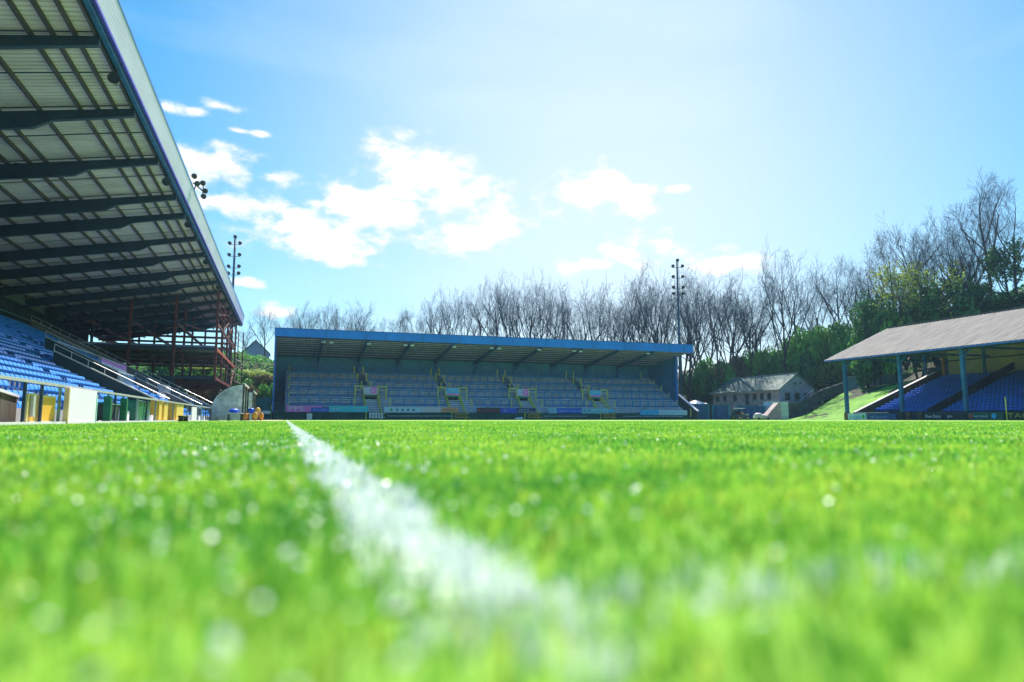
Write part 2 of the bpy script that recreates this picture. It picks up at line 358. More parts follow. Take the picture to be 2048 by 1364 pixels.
for (n, r0, r1, w, h) in ((95000, 0, 2.2, .0050, .031), (150000, 2.2, 6.5, .0075, .029), (160000, 6.5, 18, .015, .028), (110000, 18, 42, .034, .026)):
    x, y = blades(rng, n, r0, r1, w, h, h)
    near_ = np.clip((1.3 - y) / .9, 0, 1)
    edge = .014 * np.sin(y * 9) + .008 * np.sin(y * 23 + 1) + rng.normal(0, .009, len(x))
    on = (x + edge > LX0 + .035 * near_) & (x + edge < LX1 - .012 * near_) & (rng.random(len(x)) < .92 - .66 * np.clip((.54 - y) / .14, 0, 1) + .10 * np.sin(y * 7 + 1.3) * np.sin(x * 60 + y * 3))
    on |= (np.abs(y - .47 + .02 * np.sin(x * 11)) < .045) & (x > .08) & (rng.random(len(x)) < .36)
    on |= (np.hypot(x - .165, (y - .37) * .6) < .026) & (rng.random(len(x)) < .85)
    gs.append((x[~on], y[~on], w, h)); ls.append((x[on], y[on], w * 1.15, h * .92))
g = blade_mesh('grass', gs, blade_m); tag(g, 'short bright green pitch grass in front of the camera', 'grass', kind='stuff')
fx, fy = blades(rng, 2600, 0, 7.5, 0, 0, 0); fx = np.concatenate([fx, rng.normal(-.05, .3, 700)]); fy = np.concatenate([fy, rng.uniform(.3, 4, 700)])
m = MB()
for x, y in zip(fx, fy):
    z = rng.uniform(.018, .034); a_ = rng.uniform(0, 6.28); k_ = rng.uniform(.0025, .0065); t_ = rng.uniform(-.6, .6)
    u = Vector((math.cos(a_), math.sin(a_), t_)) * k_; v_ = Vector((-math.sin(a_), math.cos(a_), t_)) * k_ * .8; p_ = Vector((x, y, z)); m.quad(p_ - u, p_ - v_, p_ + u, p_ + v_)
fk = m.build('glint_flecks', M('painted glint fleck', (.92, .93, .95), .4, 0, .02, 5, trans=.3)); fk.parent = g  # pale quads whose white colour stands for bright glints off the blades
m = MB(); ys = [.52, .8, 1.2, 1.8, 2.6, 4, 8, 20, 50, 100.1]
for a, b in zip(ys[:-1], ys[1:]): k_ = .028 if b < .8 else 0; m.quad((LX0 + k_, a, .004), (LX1 - k_, a, .004), (LX1 - k_, b, .004), (LX0 + k_, b, .004))
m.quad((LX1, 99.98, .004), (66, 99.98, .004), (66, 100.1, .004), (LX1, 100.1, .004))
tl = struct(m.build('touchline', paint_g)); pb = blade_mesh('painted_blades', ls, paint_m); pb.parent = tl

# ------------------------------------------------------------------ left grandstand
RK = lambda X, z0=-.08: z0 + .505 * (-7 - X)
RT = lambda X: 16.95 + .18 * (X + 8)       # roof sheet height
gsL = thing('grandstand', (-15, 60, 0), 'large dark cantilever grandstand with pale ribbed roof along the left touchline', 'grandstand')
Y0, Y1 = 4, 128
m = MB()                                     # ribbed underside
p = .34; k = 0; y = Y0; prof = []
while y < Y1: prof += [(y, 0), (y + .20, 0), (y + .24, .06), (y + .31, .06)]; y += p
for (ya, za), (yb, zb) in zip(prof[:-1], prof[1:]): m.quad((-7.95, ya, RT(-7.95) + za), (-7.95, yb, RT(-7.95) + zb), (-28, yb, RT(-28) + zb), (-28, ya, RT(-28) + za))
m.build('roof_sheet', sheet_u, gsL)
MB().hexa([(-28, Y0, RT(-28) + .12), (-7.9, Y0, RT(-7.9) + .12), (-7.9, Y1, RT(-7.9) + .12), (-28, Y1, RT(-28) + .12), (-28, Y0, RT(-28) + .2), (-7.9, Y0, RT(-7.9) + .2), (-7.9, Y1, RT(-7.9) + .2), (-28, Y1, RT(-28) + .2)]).build('roof_top', sheet_w, gsL)
m = MB()                                     # sheet lap joints
for y in [10 + 3.6 * i for i in range(33)]: m.bar((-8, y, RT(-8) - .02), (-28, y, RT(-28) - .02), .06, .03)
m.build('lap_joint', navy, gsL)
m = MB(); prof = []; y = Y0
while y < Y1: prof += [(y, 0), (y + .07, 0), (y + .09, .03), (y + .15, .03)]; y += .17
for (ya, xa), (yb, xb) in zip(prof[:-1], prof[1:]): m.quad((-7.9 + xa, ya, 16.95), (-7.9 + xb, yb, 16.95), (-7.72 + xb, yb, 18.5), (-7.72 + xa, ya, 18.5))
fa = m.build('fascia', sheet_w, gsL)
MB().bar((-7.74, Y0, 18.55), (-7.74, Y1, 18.55), .16, .16).build('top_trim', M('bright blue trim', (.02, .22, .75), .4, 0, .1, 1), fa)
m = MB().bar((-7.92, Y0, 16.9), (-7.92, Y1, 16.9), .14, .14); m.build('bottom_trim', M('violet blue trim', (.06, .05, .55), .4, 0, .1, 1), fa)
MB().quad((-7.95, Y1, 16.9), (-7.7, Y1, 18.5), (-10, Y1, 17.3), (-10, Y1, RT(-10))).build('end_cap', sheet_w, fa)
m = MB().bar((-8.12, Y0, 16.75), (-8.12, Y1, 16.75), .2, .3); m.build('gutter', blue_dark, gsL)
for X in (-8.4, -9.2, -10.0, -10.8, -12.6, -14.35, -15.2, -16.3, -18.0, -19.8, -21.6, -23.4, -25.2, -27):
    MB().box(X - .06, X + .06, Y0, Y1, RT(X) - .26, RT(X) - .03).build('purlin', M('dark grey purlin', (.075, .06, .09), .6, 0, .2, 1), gsL)
for Y in (10, 17.2, 24.4, 31.6, 38.8, 45.9, 53.2, 57.9, 65.2, 71.5, 78.5, 85.5, 92.0, 99.0, 106.0, 113.0, 120.0):
    t = lambda X: RT(X) - .27
    poly = [(-8.25, t(-8.25)), (-27.9, t(-27.9)), (-27.9, t(-27.9) - .85), (-12.8, t(-12.8) - .88), (-11.9, t(-11.9) - .52), (-8.25, t(-8.25) - .42)]
    MB().prism(poly, lambda a, b: (a, Y - .13, b), lambda a, b: (a, Y + .13, b)).build('rafter', navy, gsL)
    b = MB(); b.box(-15.9, -15.0, Y - .16, Y + .16, RT(-15.4) - 1.05, RT(-15.4) - .3); b.build('splice_plate', navy, gsL)
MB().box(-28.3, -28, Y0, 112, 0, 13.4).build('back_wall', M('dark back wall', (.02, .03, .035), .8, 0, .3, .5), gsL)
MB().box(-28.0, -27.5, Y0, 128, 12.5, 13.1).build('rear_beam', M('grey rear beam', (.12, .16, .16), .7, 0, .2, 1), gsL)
m = MB()                                     # stepped terrace under the seats
NR = 25
for i in range(NR):
    X = -7.2 - .8 * i; z = RK(X); m.box(X - .8, X, Y0, 86, z - .5, z)
m.build('terrace', M('seating terrace', (.24, .28, .32), .85, 0, .15, 1, .2), gsL)
MB().box(-7.2, -7.05, Y0, 86, 0, .45).build('front_wall', M('pale front wall', (.55, .56, .58), .8, 0, .15, 1.5), gsL)
MB().bar((-27.2, Y0, 10.95), (-27.2, 88, 10.95), .08, .08).build('back_rail', M('teal grey rail', (.12, .3, .32), .5, 0, .1, 1), gsL)
def parapet(Y, xa, xb, h, mat, name='parapet', rail=True, th=.2):
    o = MB().prism([(xa, RK(xa) - .4), (xb, RK(xb) - .4), (xb, RK(xb) + h), (xa, RK(xa) + h)], lambda a, b: (a, Y, b), lambda a, b: (a, Y + th, b)).build(name, mat, gsL)
    MB().bar((xa, Y + .05, RK(xa) + h + .05), (xb, Y + .05, RK(xb) + h + .05), .28, .07).build('coping', M('pale coping', (.62, .60, .56), .7, 0, .1, 2), o)
    if rail:
        r = MB(); r.tube([(xa, Y + .1, RK(xa) + h + .5), (xb, Y + .1, RK(xb) + h + .5)], .03)
        n = max(2, int(abs(xa - xb) / .9))
        for i in range(n + 1): x = xa + (xb - xa) * i / n; r.tube([(x, Y + .1, RK(x) + h), (x, Y + .1, RK(x) + h + .5)], .022, 5)
        r.build('handrail', rail_g, o)
    return o
wallm = M('dark slate blue wall', (.03, .06, .085), .7, 0, .2, 1)
parapet(51, -14.6, -7.6, .8, wallm); parapet(62, -18.4, -12.6, .95, wallm); parapet(70, -13.4, -7.6, .8, M('grey side wall', (.20, .19, .19), .85, 0, .2, 1))
parapet(86, -27, -7.3, 1.0, M('grey end wall', (.22, .21, .22), .85, 0, .2, 1), 'end_wall')
for (ya, yb, X) in ((53, 58, -11.2), (66.5, 73, -10.8)):
    w = MB().box(X - .1, X + .1, ya, yb, RK(X), RK(X) + .55).build('parapet', white_p, gsL)
    r = MB(); r.tube([(X, ya, RK(X) + 1.4), (X, yb, RK(X) + 1.4)], .035)
    for i in range(int((yb - ya) / .35) + 1): r.tube([(X, ya + .35 * i, RK(X) + .5), (X, ya + .35 * i, RK(X) + 1.4)], .02, 4)
    r.build('handrail', rail_g, w)
# steelwork at the unfinished far end
cols = [(-8.7, 92), (-8.7, 100), (-8.7, 108), (-8.7, 116), (-8.7, 124), (-13.5, 92), (-13.5, 100), (-13.5, 108), (-13.5, 124), (-18.5, 92), (-18.5, 108), (-18.5, 124), (-23.5, 96), (-23.5, 124), (-27.5, 96), (-27.5, 110), (-27.5, 124)]
for (X, Y) in cols: MB().box(X - .14, X + .14, Y - .14, Y + .14, 0 if X < -9 else 5.0, RT(X) - .4).build('steel_column', red_st if X > -20 or Y > 120 else navy, gsL)
for z, mt in ((5.3, red_st), (9.0, orange_st), (12.2, red_st)):
    for X in (-8.7, -13.5, -18.5, -23.5): MB().box(X - .1, X + .1, 92, 124, z - .18, z + .18).build('steel_beam', mt if X > -9 else red_st, gsL)
    for Y in (92, 100, 108, 116, 124): MB().box(-27.5, -8.7, Y - .09, Y + .09, z - .16, z + .16).build('steel_beam', red_st if Y > 100 else navy, gsL)
MB().box(-27, -8.85, 93, 124.2, 9.22, 9.5).build('floor_slab', conc_blue, gsL)
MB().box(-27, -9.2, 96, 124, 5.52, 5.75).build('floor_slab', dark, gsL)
MB().box(-27.5, -13, 90, 90.2, 0, 5.4).build('partition_wall', wallm, gsL)
for (X, ya, yb, za, zb) in ((-8.6, 100, 108, 12.3, 14.5), (-8.6, 108, 116, 12.2, 15.2), (-8.6, 92, 108, 13.4, 15.6), (-8.6, 108, 124, 13.2, 12.3), (-8.7, 92, 100, 14.6, 15.8), (-13.4, 92, 124, 12.4, 15), (-8.6, 116, 124, 5.4, 9.0)):
    MB().bar((X, ya, za), (X, yb, zb), .14, .2).build('brace', red_st, gsL)
for z in (13.2, 14.1, 15.0, 10.6, 11.4, 6.9, 7.8):
    MB().tube([(-8.45, 91 if z > 12 else 96, z), (-8.45, 125, z)], .045, 5).build('scaffold_tube', red_st, gsL)
scp = M('pale scaffold tube', (.55, .42, .42), .45, .3, .1, 2)
for i in range(9):
    z = 5.2 + (i * 1.25); MB().tube([(-8.9, 123.5, z + .3), (-7.4, 125.6, z - .3)], .06, 5).build('scaffold_tube', scp if i % 3 else red_st, gsL)
for X in (-8.3, -7.5): MB().tube([(X, 125, 5), (X, 125, 15.2)], .09, 6).build('scaffold_tube', red_st, gsL)
for y in (97, 99, 102.5, 105, 111, 113): MB().tube([(-8.6, y, 9.4), (-8.6, y, 13)], .04, 5).build('scaffold_tube', navy, gsL)

# seats
def seat_mesh():
    m = MB()
    w = .215
    m.hexa([(-.02, -w, .40), (-.02, w, .40), (-.40, w, .37), (-.40, -w, .37), (0, -w, .44), (0, w, .44), (-.40, w, .41), (-.40, -w, .41)])
    pr = [(-.36, .40, w), (-.40, .54, w), (-.44, .63, w * .96), (-.47, .67, w * .8)]
    for (xa, za, wa), (xb, zb, wb) in zip(pr[:-1], pr[1:]):
        m.hexa([(xa, -wa, za), (xa, wa, za), (xa - .03, wa, za), (xa - .03, -wa, za), (xb, -wb, zb), (xb, wb, zb), (xb - .03, wb, zb), (xb - .03, -wb, zb)])
    m.box(-.30, -.22, -.03, .03, .0, .39); m.box(-.34, -.16, -.05, .05, 0, .02)
    return m
sm = seat_mesh(); me = sm.mesh('stadium_seat'); me.materials.append(seat_m)
bmx = bmesh.new(); bmx.from_mesh(me); bmesh.ops.recalc_face_normals(bmx, faces=bmx.faces); bmx.to_mesh(me); bmx.free()
spots = []
aisle = lambda Y, i: any(a < Y < a + 1.3 for a in (28.4, 39.6, 51.0, 62.6, 74.0)) or (47.4 < Y < 52 and i < 10) or (58.5 < Y < 62.5 and 6 < i < 15) or (67.5 < Y < 70.2 and i < 8)
for i in range(NR):
    X = -7.35 - .8 * i
    Y = 14
    while Y < 85.6:
        if not aisle(Y, i): spots.append((math.hypot(X, Y), X, Y, RK(-7.2 - .8 * i), i))
        Y += .5
vis = [s for s in spots if s[1] > -.345 * s[2] - .2]
vis.sort(); near = vis[:300]; far = vis[300:] 
roww = ['front', 'second', 'third', 'fourth', 'fifth', 'sixth', 'seventh', 'eighth', 'ninth', 'tenth', 'eleventh', 'twelfth', 'thirteenth', 'fourteenth', 'fifteenth', 'sixteenth', 'seventeenth', 'eighteenth', 'nineteenth', 'twentieth']
def seat_label(i, Y):
    return 'blue plastic seat in the %s row of the left stand, %s' % (roww[i], 'behind the amber gate panel' if Y < 23 else 'behind the white panel' if Y < 26.2 else 'behind the dark refuse panels' if Y < 31.5 else 'behind the dark green panel' if Y < 36.5 else 'behind the amber boxes')
for (dd, X, Y, z, i) in near:
    o = bpy.data.objects.new('stadium_seat', me); COL.objects.link(o); o.location = (X, Y, z)
    tag(o, seat_label(i, Y), 'seat', 'seats in the lower left stand, ' + seat_label(i, Y)[26:])
def stuff_seats(name, pts, mesh, mat, rot, label):
    vs = np.empty(len(mesh.vertices) * 3, np.float32); mesh.vertices.foreach_get('co', vs); vs = vs.reshape(-1, 3)
    if rot: vs = vs * np.array([-1, -1, 1])
    polys = [tuple(p.vertices) for p in mesh.polygons]; n = len(vs); V = []; F = []
    for j, (X, Y, z) in enumerate(pts):
        V.append(vs + np.array([X, Y, z])); F += [tuple(a + j * n for a in p) for p in polys]
    m2 = bpy.data.meshes.new(name); m2.from_pydata(np.concatenate(V).tolist(), [], F); m2.materials.append(mat)
    o = bpy.data.objects.new(name, m2); COL.objects.link(o); tag(o, label, 'seats', kind='stuff'); return o
stuff_seats('seat_rows', [(s[1], s[2], s[3]) for s in far], me, seat_m, False, 'rows of blue plastic seats rising under the left stand roof')

# pitch-side rail and what stands along it
PX = -6.25
RAILH = 1.11
pr_ = thing('perimeter_rail', (PX, 20, 0), 'pale top rail on dark posts running along the left touchline', 'railing')
m = MB(); m.bar((PX, 8, RAILH), (PX, 88, RAILH), .09, .075); m.build('top_rail', rail_g, pr_)
for y in [12.2, 14.9, 17.6, 20.1, 21.35, 22.9, 26.3, 28.6, 29.7, 31.0, 33.8, 36.0, 38.3, 41, 44, 47, 50, 53, 56] + [58 + i * 1.6 for i in range(19)]:
    MB().box(PX - .1, PX - .03, y - .035, y + .035, 0, 1.08).build('post', post_g if int(y * 10) % 3 else navy, pr_)
def panel(name, label, cat, ya, yb, z0, z1, mat, x=PX + .06, th=.06, group=None, bev=.008):
    o = MB().box(x, x + th, ya, yb, z0, z1).build(name, mat, bevel=bev, loc=(x, (ya + yb) / 2, z0)); return tag(o, label, cat, group)
w = MB().prism([(14, 0), (21.0, 0), (21.0, .70), (14, 1.35)], lambda a, b: (-7.02, a, b), lambda a, b: (-6.75, a, b)).build('ramp_wall', brown_b, loc=(-6.9, 17, 0)); tag(w, 'brown sloping ramp wall with white coping at the near left edge', 'wall')
MB().bar((-6.88, 14, 1.38), (-6.88, 21.0, .74), .36, .07).build('coping', white_p, w)
def gate(ya, yb, h, label):
    g_ = thing('gate', (PX - .15, (ya + yb) / 2, 0), label, 'gate')
    MB().box(PX - .2, PX - .14, ya + .1, yb - .05, .1, h - .04).build('gate_panel', gate_y, g_, bevel=.01)
    f = MB(); f.box(PX - .22, PX - .12, ya, ya + .09, .02, h); f.box(PX - .22, PX - .12, yb - .06, yb, .02, h); f.box(PX - .22, PX - .12, ya + .09, yb - .06, h - .05, h); f.box(PX - .22, PX - .12, ya + .09, yb - .06, .04, .1)
    f.build('gate_frame', M('cream yellow frame', (.78, .60, .25), .5, 0, .1, 2), g_)
    return g_
gate(21.45, 22.8, .80, 'amber pitch side gate panel left of the large white panel')
gp = gate(20.55, 21.2, .82, 'narrow amber gate leaf beside the brown ramp wall'); MB().box(PX - .13, PX - .05, 20.75, 20.9, .2, .76).build('latch', rail_g, gp)
o = panel('site_board', 'large plain white panel standing on the left touchline rail', 'panel', 23.05, 26.2, .0, 1.08, white_p); 
MB().box(PX + .03, PX + .16, 22.97, 23.05, 0, 1.06).build('edge_trim', M('peach trim', (.75, .5, .3), .6), o); MB().box(PX + .03, PX + .14, 26.2, 26.26, 0, .97).build('edge_trim', M('mint trim', (.45, .75, .7), .6), o)
def bin_(ya, yb, h, mat, label, lidm):
    b = thing('wheelie_bin', (PX - .45, (ya + yb) / 2, 0), label, 'bin')
    MB().hexa([(PX - .62, ya + .05, .1), (PX - .12, ya + .05, .1), (PX - .12, yb - .05, .1), (PX - .62, yb - .05, .1), (PX - .68, ya, h - .08), (PX - .06, ya, h - .08), (PX - .06, yb, h - .08), (PX - .68, yb, h - .08)]).build('bin_body', mat, b, bevel=.02)
    MB().hexa([(PX - .7, ya - .02, h - .08), (PX - .04, ya - .02, h - .08), (PX - .04, yb + .02, h - .08), (PX - .7, yb + .02, h - .08), (PX - .6, ya + .04, h), (PX - .12, ya + .04, h), (PX - .12, yb - .04, h), (PX - .6, yb - .04, h)]).build('lid', lidm, b)
    for y in (ya + .08, yb - .12): MB().tube([(PX - .56, y - .03, .1), (PX - .56, y + .03, .1)], .1, 10).build('wheel', black, b)
bin_(29.0, 30.6, .78, dark, 'dark grey refuse bin behind the rail with dark green posts', greenp)
bin_(33.9, 35.4, 1.0, greenp, 'tall dark green bin standing behind the left rail', greenp)
bin_(35.5, 36.9, .98, greenp, 'second dark green bin just beyond the tall one', greenp)
for i, (y, h, lab) in enumerate(((28.3, .98, 'dark green square post at the near side of the grey bin'), (30.9, .98, 'dark green square post at the far side of the grey bin'))):
    tag(MB().box(PX - .12, PX + .12, y - .12, y + .12, 0, h).build('green_post', greenp, bevel=.01, loc=(PX, y, 0)), lab, 'post')
def box_thing(name, x, y, sx, sy, h, mat, label, cat, z=0, lid=None, group=None):
    o = MB().box(x - sx / 2, x + sx / 2, y - sy / 2, y + sy / 2, z + .02, z + h).build(name, mat, bevel=min(.03, h * .06), loc=(x, y, z)); tag(o, label, cat, group)
    if lid: MB().box(x - sx / 2 - .02, x + sx / 2 + .02, y - sy / 2 - .02, y + sy / 2 + .02, z + h, z + h + .05).build('lid', lid, o)
    return o
box_thing('grit_box', -6.75, 27.2, .4, 1.2, .42, M('pale grit box', (.55, .52, .52), .7), 'low pale box just right of the large white panel', 'box', lid=conc_dark)
box_thing('white_box', -6.6, 32.7, .3, .7, .5, white_p, 'small white box between grey bin and green bins', 'box')
box_thing('white_box', -6.6, 38.2, .3, .9, .36, white_p, 'small white box with pink mark before the amber cabinets', 'box')
for ya, yb, h, lab in ((39.0, 40.0, 1.1, 'nearest tall amber cabinet standing above the left rail'), (40.5, 42.0, 1.05, 'middle tall amber cabinet standing by the left rail'), (44.6, 48.3, 1.12, 'farthest and widest amber cabinet behind the black bench')):
    c = thing('cabinet', (PX - .25, (ya + yb) / 2, 0), lab, 'cabinet')
    MB().box(PX - .45, PX - .06, ya, yb, .02, h).build('cabinet_body', gate_y, c, bevel=.02)
    MB().box(PX - .05, PX - .02, ya + .1 * (yb - ya), yb - .1 * (yb - ya), .1, h - .1).build('door', M('light amber door', (.85, .55, .12), .5, 0, .1, 2), c, bevel=.004)
b = thing('bench', (-5.75, 44, 0), 'small black bench on the grass beside amber cabinets', 'bench')
MB().box(-5.9, -5.6, 42.9, 45.2, .27, .34).build('seat', black, b, bevel=.01)
for y in (43.0, 44.9): MB().box(-5.88, -5.62, y, y + .22, 0, .27).build('leg', black, b, bevel=.006)
tag(panel('marker_board', 'white upright board on the rail beyond the amber cabinets', 'board', 51.0, 53.6, 0, .98, white_p, bev=.01), None)
for (y, lab) in ((57.5, 'small white block at rail foot nearest the white upright board'), (61, 'small white block at rail foot midway to the dugout'), (65.5, 'small white block at rail foot closest to the dugout')):
    box_thing('kerb_block', -6.5, y, .3, 1.0, .34, white_p, lab, 'block')
# pink banner
q = atX(203, 722, -15.4), atX(253, 735, -15.4)
ban = thing('banner', (-15.4, (q[0].y + q[1].y) / 2, q[1].z - .9), 'pink and white banner hung inside the left stand', 'banner')
MB().quad((-15.4, q[0].y, q[0].z - .65), (-15.4, q[1].y, q[1].z - 1.0), (-15.4, q[1].y, q[1].z + .1), (-15.4, q[0].y, q[0].z + .35)).build('cloth', pink, ban)
MB().bar((-15.38, q[0].y, q[0].z - .15), (-15.38, q[1].y, q[1].z - .5), .02, .22).build('print', white_p, ban)
MB().bar((-15.42, q[0].y - 12, q[0].z + .4), (-15.42, q[1].y, q[1].z + .12), .05, .06).build('rail', rail_g, ban)

# horn loudspeakers and roof edge lights
def horn(loc, label, first=[None]):
    if first[0] is None:
        o = thing('loudspeaker', (0, 0, 0), label, 'loudspeaker', 'loudspeakers under the left stand eaves')
        MB().tube([(0, -.3, -.2), (0, -.05, -.2), (0, .15, -.2), (0, .32, -.2)], [.26, .19, .12, .10], 14).build('horn', M('grey brown horn', (.13, .12, .12), .5, 0, .2, 3), o, smooth=True)
        MB().tube([(0, -.31, -.2), (0, -.29, -.2)], .28, 14).build('rim', dark, o); MB().box(-.04, .04, -.03, .03, -.2, .55).build('bracket', dark, o)
        index_kids(o); first[0] = o; o.location = loc; return o
    return copy_tree(first[0], loc, label)
hl = ['nearest horn loudspeaker under the left stand eaves', 'second horn loudspeaker from the near end of the eaves', 'horn loudspeaker below the roof edge floodlights', 'fourth horn loudspeaker along the left eaves', 'farthest tiny horn loudspeaker under the left eaves']
for (x, y), lb in zip(((231, 160), (334, 365), (377, 450), (412, 524), (437, 574)), hl): v = ray(x, y); p_ = v * (15.95 / v.z); horn((p_.x, p_.y, 16.25), lb)

def lamp_into(par, c, r, fwd, mat=black):
    f = Vector(fwd).normalized(); c = Vector(c)
    MB().tube([c - f * r * .9, c - f * r * .5, c + f * r * .15, c + f * r * .5], [r * .35, r * .75, r, r * 1.02], 12).build('lamp_head', mat, par, smooth=True)
    
p_ = atX(388, 425, -7.6); fl = thing('roof_floodlights', (-7.75, p_.y, 18.6), 'cluster of round floodlights on the left stand roof edge', 'floodlight')
for dx, dz, dy in ((.0, .55, -1.2), (.5, .45, 0), (.6, .1, .9), (.2, .1, -.8), (.55, -.5, .5)): lamp_into(fl, (-7.6 + dx, p_.y + dy, 18.75 + dz), .22, (.7, -.6, -.35), dark)
m = MB(); m.bar((-7.6, p_.y - 1.3, 18.7), (-7.1, p_.y + 1, 18.8), .08); m.bar((-7.7, p_.y, 18.5), (-7.5, p_.y, 19.3), .08); m.bar((-7.1, p_.y + .6, 18.1), (-7.1, p_.y + .6, 19.2), .07); m.build('bracket', dark, fl)

def mast(loc, H, label, s=1.0):
    o = thing('floodlight_mast', loc, label, 'floodlight mast', 'tall floodlight masts behind the stands'); x, y, z = loc
    MB().tube([(x, y, z), (x, y, z + H * .5), (x, y, z + H)], [.32, .25, .16], 10).build('pole', M('mast paint', (.03, .10, .17), .5, .2, .2, 1), o, smooth=True)
    lv = [(0, .0)] + [(sx, d_) for d_ in (1.2 * s, 3.4 * s, 5.6 * s, 6.9 * s) for sx in (-.95, .95)]
    for sx, d_ in lv: 
        lamp_into(o, (x + sx * s * .96, y - sx * s * .33 - .2, z + H - d_ + .1), .34 * s, (-.2, -.75, -.55), dark)
    for d_ in (1.2 * s, 3.4 * s, 5.6 * s, 6.9 * s): MB().bar((x - .95 * s, y + .3 * s, z + H - d_ - .25), (x + .95 * s, y - .3 * s, z + H - d_ - .25), .09).build('crossbar', dark, o)
    m = MB()
    for sx in (-.16, .16): m.bar((x + sx, y - .3, z + H - 9), (x + sx, y - .3, z + H), .04)
    m.build('ladder', dark, o); return o
pl = ground(453, 132); mast((pl.x, pl.y, 0), topz(466, 474, 132), 'floodlight mast rising behind the end of the left stand')
pr2 = ground(1363, 138); mast((pr2.x, pr2.y, 0), topz(1359, 521, 138), 'floodlight mast behind the right end of the far stand')

# ------------------------------------------------------------------ far stand behind the goal
DZ = .15
fs_ = thing('covered_terrace', (34, 112, 0), 'low wide blue roofed standing terrace behind the far goal line', 'grandstand')
XA, XB = -1.95, 70.4
TZ = lambda Y: 1.3 + (Y - 106) * .54        # terrace line
RZ = lambda Y: 12.45 - (Y - 105) * .116     # underside of roof
m = MB(); x = XA; pf = []
while x < XB: pf += [(x, 0), (x + .3, 0), (x + .35, .05), (x + .45, .05)]; x += .5
for (a, za), (b_, zb) in zip(pf[:-1], pf[1:]): m.quad((a, 105.1, RZ(105.1) + za), (b_, 105.1, RZ(105.1) + zb), (b_, 120.2, RZ(120.2) + zb), (a, 120.2, RZ(120.2) + za))
m.build('roof_sheet', sheet_t, fs_)
MB().hexa([(XA, 105, RZ(105) + .15), (XB, 105, RZ(105) + .15), (XB, 120.4, RZ(120.4) + .15), (XA, 120.4, RZ(120.4) + .15), (XA, 105, 13.5), (XB, 105, 13.5), (XB, 120.4, 11.5), (XA, 120.4, 11.5)]).build('roof', blue_dark, fs_)
m = MB(); m.hexa([(XA - .05, 104.9, 12.45), (XB + .05, 104.9, 12.2), (XB + .05, 105.02, 12.2), (XA - .05, 105.02, 12.45), (XA - .05, 104.9, 13.72), (XB + .05, 104.9, 13.72), (XB + .05, 105.02, 13.72), (XA - .05, 105.02, 13.72)])
m.build('fascia', M('bright blue fascia', (.003, .24, .90), .45, 0, .12, .25, stretch=(1, 1, .3)), fs_)
for i in range(24): x = XA + 3 * i + 1.4; MB().box(x - .02, x + .02, 104.88, 104.9, 12.25, 13.7).build('panel_joint', blue_dark, fs_)
MB().box(XA, XB, 104.84, 104.9, 13.62, 13.74).build('capping', steel_blue, fs_)
pale_p = M('pale purlin', (.38, .36, .66), .6, 0, .15, 1)
for Y in (106.2, 107.4, 108.7, 110.2, 111.8, 113.5, 115.4, 117.4): MB().box(XA + .3, XB - .3, Y - .07, Y + .07, RZ(Y) - .14, RZ(Y) - .01).build('purlin', pale_p, fs_)
RX = (4.98, 11.75, 18.6, 25.4, 32.9, 40.8, 48.3, 55.4, 62.4)
for X in RX:
    MB().prism([(105.1, RZ(105.1) - .15), (119.6, RZ(119.6) - .15), (119.6, RZ(119.6) - .75), (105.1, RZ(105.1) - .45)], lambda a, b: (X - .14, a, b), lambda a, b: (X + .14, a, b)).build('rafter', blue_dark, fs_)
    MB().box(X - .13, X + .13, 118.9, 119.2, TZ(119) - .3, RZ(119) - .7).build('column', steel_blue, fs_)
    MB().bar((X, 118.9, RZ(118) - 1.9), (X, 116.6, RZ(116.6) - .6), .1).build('brace', blue_dark, fs_)
for X in (8.0, 33.5, 40.0, 66.0): MB().bar((X, 119, 9.2), (X + 2.4, 119, 10.6), .12).build('brace', blue_dark, fs_); MB().bar((X + 2.4, 119, 10.6), (X + 4.8, 119, 9.2), .12).build('brace', blue_dark, fs_)
MB().box(XA, 69.8, 119.6, 119.9, 0, RZ(119.6) - .02).build('back_wall', teal, fs_)
MB().box(XA, 69.6, 119.3, 119.58, 8.0, 8.25).build('wall_rail', blue_dark, fs_)
MB().prism([(105.2, 0), (119.9, 0), (119.9, RZ(119.9)), (105.2, RZ(105.2))], lambda a, b: (XA, a, b), lambda a, b: (XA + .25, a, b)).build('side_wall', steel_blue, fs_)
MB().prism([(109.6, 3.5), (119.9, 3.5), (119.9, RZ(119.9)), (109.6, RZ(109.6))], lambda a, b: (69.55, a, b), lambda a, b: (69.8, a, b)).build('side_wall', teal, fs_)
MB().box(69.4, 69.85, 109.3, 109.62, 3.0, RZ(109.5)).build('corner_post', steel_blue, fs_)
m = MB().prism([(103.6, 0), (119.9, 0), (119.9, 9.2), (109.5, 4.6), (103.6, 1.5)], lambda a, b: (69.95, a, b), lambda a, b: (70.3, a, b)); rw = m.build('side_wall', conc_dark, fs_)
MB().bar((70.12, 103.5, 1.58), (70.12, 109.6, 4.75), .5, .1).build('coping', white_p, rw)
m = MB(); NS = 20
for i in range(NS):
    y = 106 + i * .66; m.box(-.2, 69.4, y, y + .66 + .01 * 0, TZ(y) - .5, TZ(y + .33))
m.build('terrace', conc_blue, fs_)
m = MB()
for i in range(NS):
    y = 106 + i * .66; z = TZ(y + .33); m.box(.0, 69.2, y - .012, y + .10, z - .11, z + .006)
m.build('step_nosing', M('pale step nosing', (.80, .76, .92), .8, 0, .25, .7), fs_)
MB().box(XA, 62, 105.2, 105.5, 0, 1.15).build('front_wall', M('dark green front wall', (.01, .09, .075), .7, 0, .2, .5), fs_)
MB().box(62, 70.3, 105.2, 105.5, 0, .75).build('front_wall', M('dark green front wall', (.01, .09, .075)), fs_)
